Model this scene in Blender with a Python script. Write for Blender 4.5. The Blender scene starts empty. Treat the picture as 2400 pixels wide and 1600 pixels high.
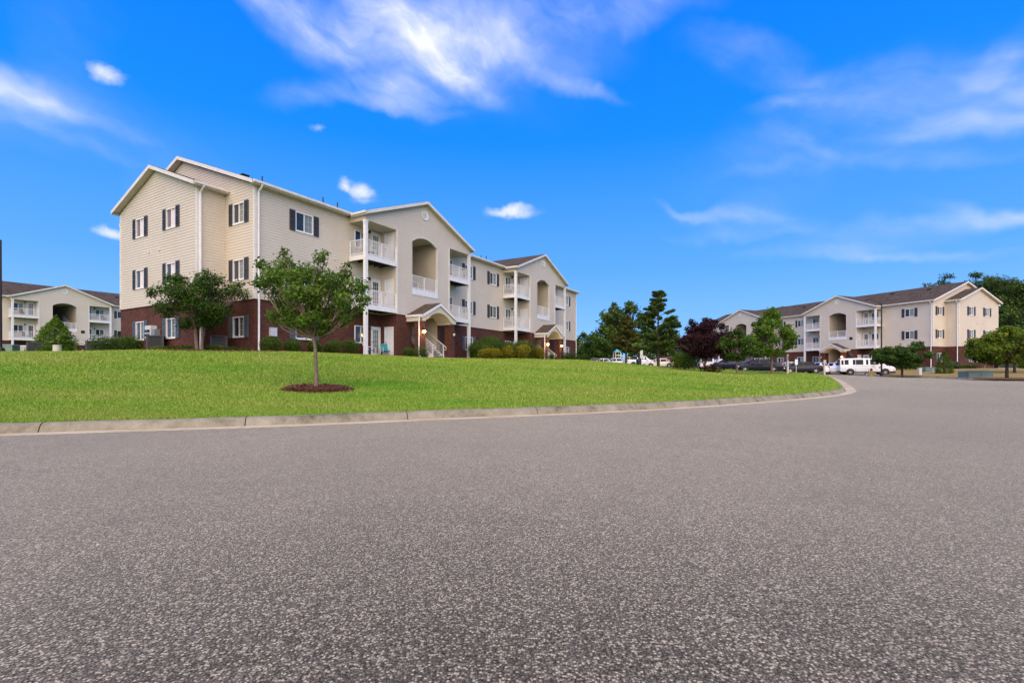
import bpy, bmesh, math, random
import numpy as np
from mathutils import Vector, Matrix
from mathutils.geometry import delaunay_2d_cdt

random.seed(7); rng = np.random.default_rng(11)
scene = bpy.context.scene
COL = scene.collection
R = math.radians

# ------------------------------------------------------------------ camera
cam_d = bpy.data.cameras.new('camera'); cam = bpy.data.objects.new('camera', cam_d); COL.objects.link(cam)
cam.location = (0, 0, 1.0); cam.rotation_euler = (R(90), 0, 0)
cam_d.sensor_width = 36; cam_d.lens = 17.34; cam_d.shift_y = 0.0292
cam_d.clip_start = 0.05; cam_d.clip_end = 6000
scene.camera = cam

# ------------------------------------------------------------------ light
SUN_EL = 40.0; SUN_AZ = 182.0      # compass style: 0 = +Y, 90 = +X ; the sun stands behind and left of the camera
EXPOSURE = 1.86
SUN_STRENGTH = 1.5
SKY_STRENGTH = 0.0372
sd = bpy.data.lights.new('sun', 'SUN'); sun = bpy.data.objects.new('sun', sd); COL.objects.link(sun)
sd.energy = SUN_STRENGTH; sd.specular_factor = .12; sd.angle = R(92); sd.color = (1.0, 0.79, 0.52)
_az, _el = R(SUN_AZ), R(SUN_EL)
to_sun = Vector((math.sin(_az) * math.cos(_el), math.cos(_az) * math.cos(_el), math.sin(_el)))
sun.rotation_euler = to_sun.to_track_quat('Z', 'Y').to_euler()
scene.view_settings.view_transform = 'Standard'; scene.view_settings.look = 'None'
scene.view_settings.exposure = EXPOSURE; scene.view_settings.gamma = 1.0
scene.view_settings.use_curve_mapping = False

world = bpy.data.worlds.new('World'); scene.world = world; world.use_nodes = True
wt = world.node_tree; wt.nodes.clear()
def wn(kind, **kw):
    n = wt.nodes.new(kind)
    for k, v in kw.items(): setattr(n, k, v)
    return n
def wl(a, b): wt.links.new(a, b)
def wmath(op, a, b=None, c=None):
    n = wn('ShaderNodeMath', operation=op)
    for i, v in enumerate((a, b, c)):
        if v is None: continue
        if isinstance(v, (int, float)): n.inputs[i].default_value = v
        else: wl(v, n.inputs[i])
    return n.outputs[0]
w_out = wn('ShaderNodeOutputWorld'); w_bg = wn('ShaderNodeBackground')
wl(w_bg.outputs[0], w_out.inputs[0]); w_bg.inputs[1].default_value = SKY_STRENGTH
sky = wn('ShaderNodeTexSky', sky_type='NISHITA'); sky.sun_disc = False
sky.sun_elevation = R(SUN_EL); sky.sun_rotation = R(SUN_AZ); sky.altitude = 0
sky.air_density = 1.0; sky.dust_density = 0.15; sky.ozone_density = 3.0
sky.sun_intensity = 1.0
hsv = wn('ShaderNodeHueSaturation'); hsv.inputs['Saturation'].default_value = 1.38; hsv.inputs['Hue'].default_value = 0.5
hsv.inputs['Value'].default_value = 1.0
wl(sky.outputs[0], hsv.inputs['Color'])
tc = wn('ShaderNodeTexCoord'); sx = wn('ShaderNodeSeparateXYZ'); wl(tc.outputs['Generated'], sx.inputs[0])
az = wmath('ARCTAN2', sx.outputs[0], sx.outputs[1]); el = wmath('ARCSINE', sx.outputs[2])
azel = wn('ShaderNodeCombineXYZ'); wl(az, azel.inputs[0]); wl(el, azel.inputs[1])
# soft warp of the sky coordinates so that cloud edges curl
def wmap(src, scale, rot):
    m = wn('ShaderNodeMapping'); m.inputs['Rotation'].default_value = (0, 0, R(rot)); wl(src, m.inputs[0])
    m2 = wn('ShaderNodeMapping'); m2.inputs['Scale'].default_value = (*scale, 1); wl(m.outputs[0], m2.inputs[0]); return m2.outputs[0]
def wnoise(vec, scale, detail, rough, out='Fac'):
    n = wn('ShaderNodeTexNoise'); n.inputs['Scale'].default_value = scale; n.inputs['Detail'].default_value = detail; n.inputs['Roughness'].default_value = rough
    wl(vec, n.inputs['Vector']); return n.outputs[out]
def warped(scale, amount, detail=3):
    sub = wn('ShaderNodeVectorMath', operation='SUBTRACT'); wl(wnoise(azel.outputs[0], scale, detail, .55, 'Color'), sub.inputs[0]); sub.inputs[1].default_value = (.5, .5, .5)
    sc = wn('ShaderNodeVectorMath', operation='SCALE'); wl(sub.outputs[0], sc.inputs[0]); sc.inputs['Scale'].default_value = amount
    ad = wn('ShaderNodeVectorMath', operation='ADD'); wl(azel.outputs[0], ad.inputs[0]); wl(sc.outputs[0], ad.inputs[1]); return ad.outputs[0]
W1 = warped(3.4, .20, 4); W2 = warped(26, .022, 4); W3 = warped(5.5, .11, 4)
n_wisp = wnoise(wmap(W1, (3.6, 17), 20), 1.0, 8, .56)
n_soft = wnoise(wmap(W3, (5.0, 8.5), 12), 1.0, 6, .54)
n_puff = wnoise(wmap(W2, (1, 1.5), 0), 26, 6, .55)
def blob(px, py, wx, wy, rot, amp, src):
    """a cloud bank in the sky, given by the bearing and elevation at which it stands"""
    a = math.atan2(px - 1200, 1156); e = math.atan2(870 - py, math.hypot(1156, px - 1200))
    m = wn('ShaderNodeMapping', vector_type='TEXTURE')
    m.inputs['Location'].default_value = (a, e, 0); m.inputs['Rotation'].default_value = (0, 0, R(rot)); m.inputs['Scale'].default_value = (wx, wy, 1)
    wl(src, m.inputs[0])
    d = wn('ShaderNodeVectorMath', operation='LENGTH'); wl(m.outputs[0], d.inputs[0])
    mr = wn('ShaderNodeMapRange', interpolation_type='SMOOTHSTEP'); mr.inputs['From Min'].default_value = 1; mr.inputs['From Max'].default_value = 0
    mr.inputs['To Min'].default_value = 0; mr.inputs['To Max'].default_value = amp
    wl(d.outputs['Value'], mr.inputs['Value']); return mr.outputs[0]
def wmax(lst):
    o = lst[0]
    for b in lst[1:]: o = wmath('MAXIMUM', o, b)
    return o
def wsum(lst):
    o = lst[0]
    for b in lst[1:]: o = wmath('ADD', o, b)
    return o
wisps = wsum([blob(*b, W3) for b in (
    (1010, 65, .25, .085, -10, .75), (1045, 130, .18, .050, -30, .70), (960, 200, .12, .038, 0, .50), (760, 48, .27, .040, -17, .36), (640, 5, .22, .05, -20, .28), (1250, 65, .26, .09, -5, .24), (1450, 5, .28, .05, 0, .20), (1340, 188, .14, .022, -14, .26), (760, 195, .14, .034, 14, .20), (930, 243, .17, .020, -3, .26), (1000, 90, .40, .14, -10, .14),
    (5, 208, .12, .045, -5, .55), (130, 256, .15, .016, -3, .22), (50, 297, .18, .016, -3, .18), (40, 250, .18, .07, 0, .20),
    (1740, 125, 0.143, 0.046, -24, 0.12), (1880, 212, 0.187, 0.032, -22, 0.09), (1880, 258, 0.121, 0.022, -10, 0.15), (2050, 290, 0.352, 0.109, 3, 0.11), (2330, 262, 0.242, 0.025, 2, 0.21), (2250, 200, 0.242, 0.065, -10, 0.09), (2312, 130, 0.055, 0.032, 40, 0.15), (2370, 165, 0.099, 0.017, -15, 0.14),
    (1880, 355, 0.110, 0.019, -30, 0.16), (2010, 386, 0.264, 0.022, -6, 0.14), (1620, 492, 0.099, 0.013, -25, 0.14), (1770, 516, 0.165, 0.023, -12, 0.16), (2050, 546, 0.396, 0.023, -6, 0.18), (1800, 482, 0.154, 0.049, 15, 0.09), (2340, 522, 0.121, 0.022, -22, 0.19), (1960, 592, 0.198, 0.023, -3, 0.21), (2080, 613, 0.242, 0.013, -9, 0.17))])
puffs = wmax([blob(*b, W2) for b in ((812, 434, .030, .028, -40, .85), (846, 450, .050, .028, -4, .95), (842, 470, .06, .018, 0, .55), (1205, 496, .090, .026, 3, .95), (1180, 500, .055, .018, 0, .9), (248, 172, .050, .026, 4, .85), (225, 178, .05, .02, 0, .5), (258, 547, .050, .015, 0, .75), (748, 300, .036, .016, 0, .5))])
far_mask = wmath('MULTIPLY', wmath('MAXIMUM', wmath('SUBTRACT', wnoise(W1, 1.3, 2, .5), .64), 0.0), 1.2)
wisps = wmath('ADD', wisps, far_mask)
def dens(mask, noise, lo, hi, gain):
    v = wmath('ADD', mask, wmath('MULTIPLY', wmath('SUBTRACT', noise, .5), gain))
    mr = wn('ShaderNodeMapRange', interpolation_type='SMOOTHSTEP'); mr.inputs['From Min'].default_value = lo; mr.inputs['From Max'].default_value = hi
    wl(v, mr.inputs['Value']); return wmath('MULTIPLY', mr.outputs[0], wmath('MINIMUM', wmath('MULTIPLY', mask, 2.0), 1.0))
def contrast(n, lo, hi, a, b):
    mr = wn('ShaderNodeMapRange', interpolation_type='SMOOTHSTEP')
    for k_, v_ in (('From Min', lo), ('From Max', hi), ('To Min', a), ('To Max', b)): mr.inputs[k_].default_value = v_
    wl(n, mr.inputs['Value']); return mr.outputs[0]
d1 = wmath('MULTIPLY', wisps, wmath('MULTIPLY', contrast(n_wisp, .28, .72, .50, 1.30), contrast(n_soft, .30, .70, .35, 1.35)))
d2 = wmath('MULTIPLY', dens(puffs, n_puff, .18, 1.15, 1.0), .92)
dall = wmath('MINIMUM', wmath('MAXIMUM', d1, d2), 0.97)
grad = wn('ShaderNodeValToRGB'); wl(wmath('MULTIPLY', el, 1 / 1.2), grad.inputs[0])
for i, (p_, c_) in enumerate(((.0, (.33, .66, 1.10)), (.16, (.125, .44, 1.10)), (.36, (.012, .285, 1.08)), (.62, (.001, .19, .95)))):
    e_ = grad.color_ramp.elements
    if i > 1: e_.new(p_)
    e_[i].position = p_; e_[i].color = (*c_, 1)
gsc = wn('ShaderNodeVectorMath', operation='SCALE'); wl(grad.outputs[0], gsc.inputs[0]); gsc.inputs['Scale'].default_value = 7.5
smix = wn('ShaderNodeMix', data_type='RGBA'); smix.inputs['Factor'].default_value = .97; wl(hsv.outputs[0], smix.inputs['A']); wl(gsc.outputs[0], smix.inputs['B'])
cmix = wn('ShaderNodeMix', data_type='RGBA')
wl(dall, cmix.inputs['Factor']); wl(smix.outputs['Result'], cmix.inputs['A'])
cmix.inputs['B'].default_value = (7.4, 7.6, 8.0, 1)
wl(cmix.outputs['Result'], w_bg.inputs[0])

scene.render.engine = 'CYCLES'

# ------------------------------------------------------------------ materials
MATS = {}
class NT:
    """small helper round a material's node tree"""
    def __init__(s, name):
        s.m = bpy.data.materials.new(name); s.m.use_nodes = True; s.t = s.m.node_tree
        s.b = s.t.nodes['Principled BSDF']; s.o = s.t.nodes['Material Output']; MATS[name] = s.m
    def n(s, kind, **kw):
        x = s.t.nodes.new(kind)
        for k, v in kw.items(): setattr(x, k, v)
        return x
    def l(s, a, b): s.t.links.new(a, b)
    def set(s, inp, v):
        i = s.b.inputs[inp]
        if isinstance(v, (int, float)): i.default_value = v
        elif isinstance(v, tuple): i.default_value = v if len(v) == 4 else (*v, 1)
        else: s.l(v, i)
    def coord(s, kind='Object'): return s.n('ShaderNodeTexCoord').outputs[kind]
    def pos(s): return s.n('ShaderNodeNewGeometry').outputs['Position']
    def noise(s, vec, scale, detail=4, rough=.55, out='Fac'):
        x = s.n('ShaderNodeTexNoise'); x.inputs['Scale'].default_value = scale; x.inputs['Detail'].default_value = detail; x.inputs['Roughness'].default_value = rough
        s.l(vec, x.inputs['Vector']); return x.outputs[out]
    def ramp(s, fac, stops):
        x = s.n('ShaderNodeValToRGB'); e = x.color_ramp.elements
        while len(e) < len(stops): e.new(.5)
        for i, (p, c) in enumerate(stops):
            e[i].position = p; e[i].color = (*c, 1) if len(c) == 3 else c
        s.l(fac, x.inputs[0]); return x.outputs[0]
    def mix(s, fac, a, b, mode='MIX'):
        x = s.n('ShaderNodeMix', data_type='RGBA', blend_type=mode)
        for k, v in (('Factor', fac), ('A', a), ('B', b)):
            if isinstance(v, (int, float)): x.inputs[k].default_value = v
            elif isinstance(v, tuple): x.inputs[k].default_value = (*v, 1) if len(v) == 3 else v
            else: s.l(v, x.inputs[k])
        return x.outputs['Result']
    def math(s, op, a, b=None):
        x = s.n('ShaderNodeMath', operation=op)
        for i, v in enumerate((a, b)):
            if v is None: continue
            if isinstance(v, (int, float)): x.inputs[i].default_value = v
            else: s.l(v, x.inputs[i])
        return x.outputs[0]
    def bump(s, h, strength=.3, dist=.01):
        x = s.n('ShaderNodeBump'); x.inputs['Strength'].default_value = strength; x.inputs['Distance'].default_value = dist
        s.l(h, x.inputs['Height']); s.l(x.outputs[0], s.b.inputs['Normal'])
def simple(name, col, rough=.6, var=.12, scale=6, metal=0, spec=.5, coat=0, bump=0):
    k = NT(name); k.set('Roughness', rough); k.set('Metallic', metal); k.set('Specular IOR Level', spec)
    if coat: k.set('Coat Weight', coat); k.set('Coat Roughness', .05)
    if var:
        f = k.noise(k.coord(), scale, 5)
        d = tuple(c * (1 - var * 1.6) for c in col); b = tuple(min(1, c * (1 + var)) for c in col)
        k.set('Base Color', k.ramp(f, [(.3, d), (.7, b)]))
        if bump: k.bump(k.noise(k.coord(), scale * 8, 4), bump, .01)
    else: k.set('Base Color', col)
    return k.m

# siding: cream vinyl with faint staining
k = NT('siding'); p = k.pos()
f1 = k.noise(p, .55, 4); f2 = k.noise(p, 7, 3)
c = k.ramp(f1, [(.3, (.59, .515, .41)), (.7, (.645, .57, .46))])
k.set('Base Color', k.mix(.12, c, k.ramp(f2, [(.35, (.48, .41, .34)), (.65, (.72, .66, .57))]))); k.set('Roughness', .55)
k = NT('stucco_inside'); f1 = k.noise(k.pos(), 1.2, 5); k.set('Base Color', k.ramp(f1, [(.3, (.45, .38, .28)), (.7, (.53, .46, .35))])); k.set('Roughness', .8)
# brick on UV in metres
k = NT('brick'); uv = k.coord('UV')
bt = k.n('ShaderNodeTexBrick'); k.l(uv, bt.inputs['Vector']); bt.offset = .5
bt.inputs['Scale'].default_value = 1; bt.inputs['Brick Width'].default_value = .205; bt.inputs['Row Height'].default_value = .0735; bt.inputs['Mortar Size'].default_value = .0055
bt.inputs['Mortar Smooth'].default_value = .25; bt.inputs['Bias'].default_value = 0
bt.inputs['Color1'].default_value = (.125, .043, .029, 1); bt.inputs['Color2'].default_value = (.072, .023, .017, 1); bt.inputs['Mortar'].default_value = (.105, .070, .056, 1)
g = k.noise(k.pos(), 1.1, 5); c = k.mix(.55, bt.outputs['Color'], k.ramp(g, [(.3, (.55, .52, .5)), (.7, (1.2, 1.12, 1.05))]), 'MULTIPLY')
k.set('Base Color', c); k.set('Roughness', .85); k.set('Specular IOR Level', .25); k.bump(bt.outputs['Fac'], -.5, .012)
# shingles
k = NT('shingle'); p = k.coord()
bt = k.n('ShaderNodeTexBrick'); uv = k.coord('UV'); k.l(uv, bt.inputs['Vector']); bt.inputs['Scale'].default_value = 1; bt.inputs['Brick Width'].default_value = .32; bt.inputs['Row Height'].default_value = .14; bt.inputs['Mortar Size'].default_value = .008
bt.inputs['Color1'].default_value = (.128, .100, .074, 1); bt.inputs['Color2'].default_value = (.072, .057, .043, 1); bt.inputs['Mortar'].default_value = (.025, .02, .018, 1)
k.set('Base Color', k.mix(.6, bt.outputs['Color'], k.ramp(k.noise(p, .8, 5), [(.3, (.65, .62, .6)), (.7, (1.3, 1.22, 1.15))]), 'MULTIPLY')); k.set('Roughness', .95); k.set('Specular IOR Level', .1)
k.bump(bt.outputs['Fac'], -.4, .01)
simple('white_trim', (.78, .77, .76), .45, .05, 4); simple('trim_cream', (.70, .66, .60), .5, .06, 3)
simple('soffit', (.55, .50, .43), .7, .05, 3); simple('wood_dark', (.06, .038, .028), .85, .3, 5)
simple('shutter', (.045, .047, .055), .55, .12, 9); simple('shutter_blue', (.085, .105, .13), .5, .12, 9)
simple('concrete_slab', (.42, .39, .35), .85, .15, 3)
simple('white_door', (.76, .76, .78), .4, .03, 5); simple('black_metal', (.014, .012, .012), .45, .2, 20)
def pane(name, base, rough, spec=.5, stripes=False):
    k = NT(name); k.set('Roughness', rough); k.set('Specular IOR Level', spec); k.set('Coat Weight', .35); k.set('Coat Roughness', .02)
    if stripes:
        s = k.n('ShaderNodeSeparateXYZ'); k.l(k.coord(), s.inputs[0]); w = k.math('SINE', k.math('MULTIPLY', s.outputs[2], 130))
        k.set('Base Color', k.ramp(k.math('MULTIPLY_ADD', w, .5), [(.2, tuple(c * .75 for c in base)), (.8, base)]))
    else:
        f = k.noise(k.coord(), 2.2, 3); k.set('Base Color', k.ramp(f, [(.35, tuple(c * .6 for c in base)), (.7, base)]))
pane('pane_dark', (.030, .036, .040), .12); pane('pane_blind', (.22, .25, .235), .15, .5, True); pane('pane_cream', (.88, .76, .68), .2, .5, True); pane('pane_mid', (.10, .13, .13), .08)
pane('pane_rose', (.23, .13, .10), .1)
def emis(name, col, st):
    k = NT(name); k.set('Base Color', col); k.set('Emission Color', col); k.set('Emission Strength', st)
emis('lamp_glow', (1.0, .62, .22), 7.0)
simple('lamp_off', (.6, .58, .52), .2, .05, 5)
# asphalt
k = NT('asphalt'); p = k.pos()
v1 = k.n('ShaderNodeTexVoronoi'); v1.inputs['Scale'].default_value = 106; k.l(p, v1.inputs['Vector'])
v2 = k.n('ShaderNodeTexVoronoi'); v2.inputs['Scale'].default_value = 215; k.l(p, v2.inputs['Vector'])
sp = k.n('ShaderNodeSeparateColor'); k.l(v1.outputs['Color'], sp.inputs[0]); sp2 = k.n('ShaderNodeSeparateColor'); k.l(v2.outputs['Color'], sp2.inputs[0])
stone = k.ramp(sp.outputs[0], [(.0, (.016, .013, .009)), (.42, (.062, .051, .035)), (.68, (.25, .218, .155)), (.90, (.80, .70, .49)), (1.0, (.90, .73, .45))])
fine = k.ramp(sp2.outputs[1], [(.1, (.03, .024, .017)), (.9, (.355, .305, .208))])
agg = k.mix(.42, stone, fine)
gap = k.ramp(v1.outputs['Distance'], [(.28, (1.15, 1.15, 1.15)), (.72, (.17, .165, .16))])
agg = k.mix(.85, agg, gap, 'MULTIPLY')
big = k.ramp(k.noise(p, .16, 5, .6), [(.32, (.74, .735, .73)), (.68, (1.24, 1.23, 1.20))]); agg = k.mix(.9, agg, big, 'MULTIPLY')
mid = k.ramp(k.noise(p, 1.7, 5, .65), [(.3, (.88, .88, .88)), (.7, (1.12, 1.12, 1.12))]); agg = k.mix(.8, agg, mid, 'MULTIPLY')
# hairline cracks: thin contour of a warped noise, kept only in places
cn = k.noise(p, .22, 6, .62); crack = k.ramp(k.math('ABSOLUTE', k.math('SUBTRACT', cn, .47)), [(.0, (1, 1, 1)), (.0045, (0, 0, 0))])
where = k.ramp(k.noise(p, .13, 2), [(.44, (0, 0, 0)), (.52, (1, 1, 1))])
agg = k.mix(k.math('MULTIPLY', k.math('MULTIPLY', crack, where), .7), agg, (.03, .027, .027))
st = k.ramp(k.noise(p, .45, 3, .5), [(.66, (1, 1, 1)), (.76, (.72, .71, .70))]); agg = k.mix(.8, agg, st, 'MULTIPLY')
k.set('Base Color', agg); k.set('Roughness', .9); k.set('Specular IOR Level', .2); k.set('Sheen Weight', .60); k.set('Sheen Roughness', .30); k.set('Sheen Tint', (1.0, .86, .66))
hh = k.math('ADD', k.math('MULTIPLY', v1.outputs['Distance'], -1.0), k.math('MULTIPLY', sp.outputs[0], .6)); k.bump(hh, .55, .006)
# concrete kerb
k = NT('kerb_concrete'); p = k.pos()
f = k.noise(p, 1.9, 7, .72); f2 = k.noise(p, 40, 4)
c = k.ramp(f, [(.30, (.085, .072, .042)), (.48, (.24, .212, .142)), (.72, (.36, .325, .235))])
c = k.mix(.35, c, k.ramp(f2, [(.3, (.6, .6, .6)), (.7, (1.25, 1.25, 1.25))]), 'MULTIPLY')
k.set('Base Color', c); k.set('Roughness', .9); k.bump(f2, .35, .006)
k = NT('gutter_concrete'); p = k.pos()
f = k.noise(p, .9, 6, .65); f2 = k.noise(p, 45, 4)
c = k.ramp(f, [(.3, (.40, .28, .13)), (.5, (.58, .47, .29)), (.72, (.62, .54, .38))])
c = k.mix(.3, c, k.ramp(f2, [(.3, (.65, .65, .65)), (.7, (1.2, 1.2, 1.2))]), 'MULTIPLY'); k.set('Base Color', c); k.set('Roughness', .9); k.bump(f2, .3, .006)
# lawn soil/grass sheet
def turf(name, dark, mid_, light, patch):
    k = NT(name); p = k.pos()
    f = k.noise(p, .33, 5, .6); f2 = k.noise(p, 14, 4, .7); f3 = k.noise(p, 2.3, 4)
    c = k.ramp(f, [(.30, dark), (.5, mid_), (.72, light)])
    c = k.mix(.5, c, k.ramp(f3, [(.35, (.75, .82, .7)), (.65, (1.2, 1.14, 1.25))]), 'MULTIPLY')
    c = k.mix(.55, c, k.ramp(f2, [(.3, (.5, .5, .5)), (.7, (1.35, 1.35, 1.35))]), 'MULTIPLY')
    k.set('Base Color', c); k.set('Roughness', .95); k.set('Specular IOR Level', .1); k.bump(f2, .6, .03)
turf('lawn', (.09, .19, .010), (.15, .24, .022), (.19, .25, .035), None)
turf('dry_lawn', (.27, .19, .065), (.36, .265, .10), (.20, .19, .05), None)
turf('field', (.05, .07, .02), (.07, .09, .03), (.10, .10, .04), None)
def blade_mat(name, stops, pstops=None, trans=.3):
    k = NT(name); at = k.n('ShaderNodeAttribute', attribute_name='tint')
    c = k.ramp(at.outputs['Fac'], stops)
    if pstops:
        mp = k.n('ShaderNodeMapping'); mp.inputs['Scale'].default_value = (.45, 1.2, 1); mp.inputs['Rotation'].default_value = (0, 0, R(-18)); k.l(k.pos(), mp.inputs[0])
        c = k.mix(.9, c, k.ramp(k.noise(mp.outputs[0], .42, 6, .62), pstops), 'MULTIPLY')
    k.set('Base Color', c); k.set('Roughness', .55); k.set('Specular IOR Level', .2)
    if trans:
        tr = k.n('ShaderNodeBsdfTranslucent'); k.l(c, tr.inputs[0]); mx = k.n('ShaderNodeMixShader'); mx.inputs[0].default_value = trans
        k.l(k.b.outputs[0], mx.inputs[1]); k.l(tr.outputs[0], mx.inputs[2]); k.l(mx.outputs[0], k.o.inputs[0])
blade_mat('grass_blade', [(0, (.10, .195, .013)), (.3, (.24, .36, .033)), (.65, (.44, .54, .083)), (1, (.82, .78, .25))], [(.30, (.42, .86, .3)), (.42, (.78, .97, .7)), (.56, (1.0, 1.0, 1.0)), (.70, (1.22, 1.04, 1.5))], .3)
blade_mat('straw', [(0, (.10, .040, .020)), (.5, (.24, .105, .052)), (1, (.42, .22, .12))], None, 0)
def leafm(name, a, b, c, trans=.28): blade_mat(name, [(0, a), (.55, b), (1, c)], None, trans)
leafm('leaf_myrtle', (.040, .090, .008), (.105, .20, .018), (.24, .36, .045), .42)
leafm('leaf_dark', (.020, .050, .006), (.055, .115, .012), (.14, .235, .03), .35)
leafm('leaf_maple', (.045, .105, .008), (.12, .225, .018), (.26, .37, .045), .4)
leafm('leaf_plum', (.016, .005, .008), (.038, .011, .015), (.10, .030, .032), .25)
leafm('leaf_red', (.030, .007, .006), (.055, .014, .010), (.09, .03, .018), .2)
leafm('leaf_gold', (.10, .10, .005), (.30, .26, .014), (.60, .48, .03), .35)
leafm('leaf_lime', (.055, .095, .006), (.14, .20, .012), (.29, .33, .03))
leafm('leaf_forest', (.030, .060, .009), (.075, .130, .018), (.18, .25, .045), .35)
leafm('leaf_rust', (.055, .056, .010), (.12, .125, .022), (.22, .215, .045), .3)
leafm('leaf_pine', (.032, .064, .010), (.085, .140, .022), (.20, .25, .06), .32)
leafm('leaf_conifer', (.026, .060, .006), (.066, .125, .010), (.15, .22, .024), .2)
leafm('blossom', (.30, .10, .12), (.45, .18, .20), (.6, .3, .3), .3)
simple('bark', (.19, .138, .098), .9, .3, 14, bump=.5); simple('bark_dark', (.05, .038, .03), .9, .3, 14, bump=.5)
simple('mulch', (.17, .068, .034), .95, .3, 9, bump=.8)
simple('teal', (.012, .22, .25), .6, .1, 12); simple('frame_white', (.75, .75, .75), .35, .03, 8)
simple('ac_grey', (.038, .043, .05), .5, .12, 10); simple('ac_dark', (.012, .014, .018), .6, .2, 10); simple('meter_grey', (.56, .57, .58), .45, .06, 6)
simple('meter_mid', (.20, .22, .25), .5, .06, 6)
simple('transformer', (.17, .245, .20), .5, .1, 5); simple('pedestal', (.55, .54, .46), .6, .08, 5); simple('hydrant_yellow', (.75, .44, .010), .45, .08, 12); simple('hydrant_top', (.02, .03, .028), .5, .1, 9)
simple('post_wood', (.50, .44, .38), .85, .15, 9); simple('bin_green', (.008, .03, .022), .55, .15, 8); simple('fence_wood', (.17, .13, .10), .9, .25, 3)
simple('play_roof', (.10, .36, .38), .5, .08, 6); simple('play_cream', (.65, .55, .36), .6, .08, 6); simple('play_teal', (.006, .20, .19), .5, .1, 6)
simple('sign_metal', (.5, .5, .5), .35, .06, 8, .6); simple('chair_blue', (.06, .10, .17), .7, .1, 9); simple('chair_dark', (.03, .028, .03), .7, .1, 9); simple('cloth_blue', (.025, .02, .09), .8, .2, 9)
def paint(name, col): simple(name, col, .30, .04, 1.5, 0, .30, .25)
paint('paint_white', (.80, .80, .82)); paint('paint_navy', (.008, .010, .030)); paint('paint_black', (.010, .012, .015)); paint('paint_red', (.25, .012, .015)); paint('paint_silver', (.45, .47, .50)); paint('paint_cream', (.66, .60, .50)); paint('paint_grey', (.10, .10, .115))
simple('car_glass', (.012, .016, .02), .08, .1, 3, 0, .16, 0); simple('tyre', (.014, .013, .013), .85, .2, 20); simple('rim', (.50, .51, .53), .3, .06, 10, .7)
simple('tail_red', (.45, .010, .012), .2, .1, 8, 0, .5, .6); simple('head_clear', (.60, .62, .66), .12, .05, 8, 0, .5, .6); simple('chrome', (.6, .6, .62), .18, .03, 8, 1.0); simple('plastic_black', (.015, .015, .016), .6, .1, 8)

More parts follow.
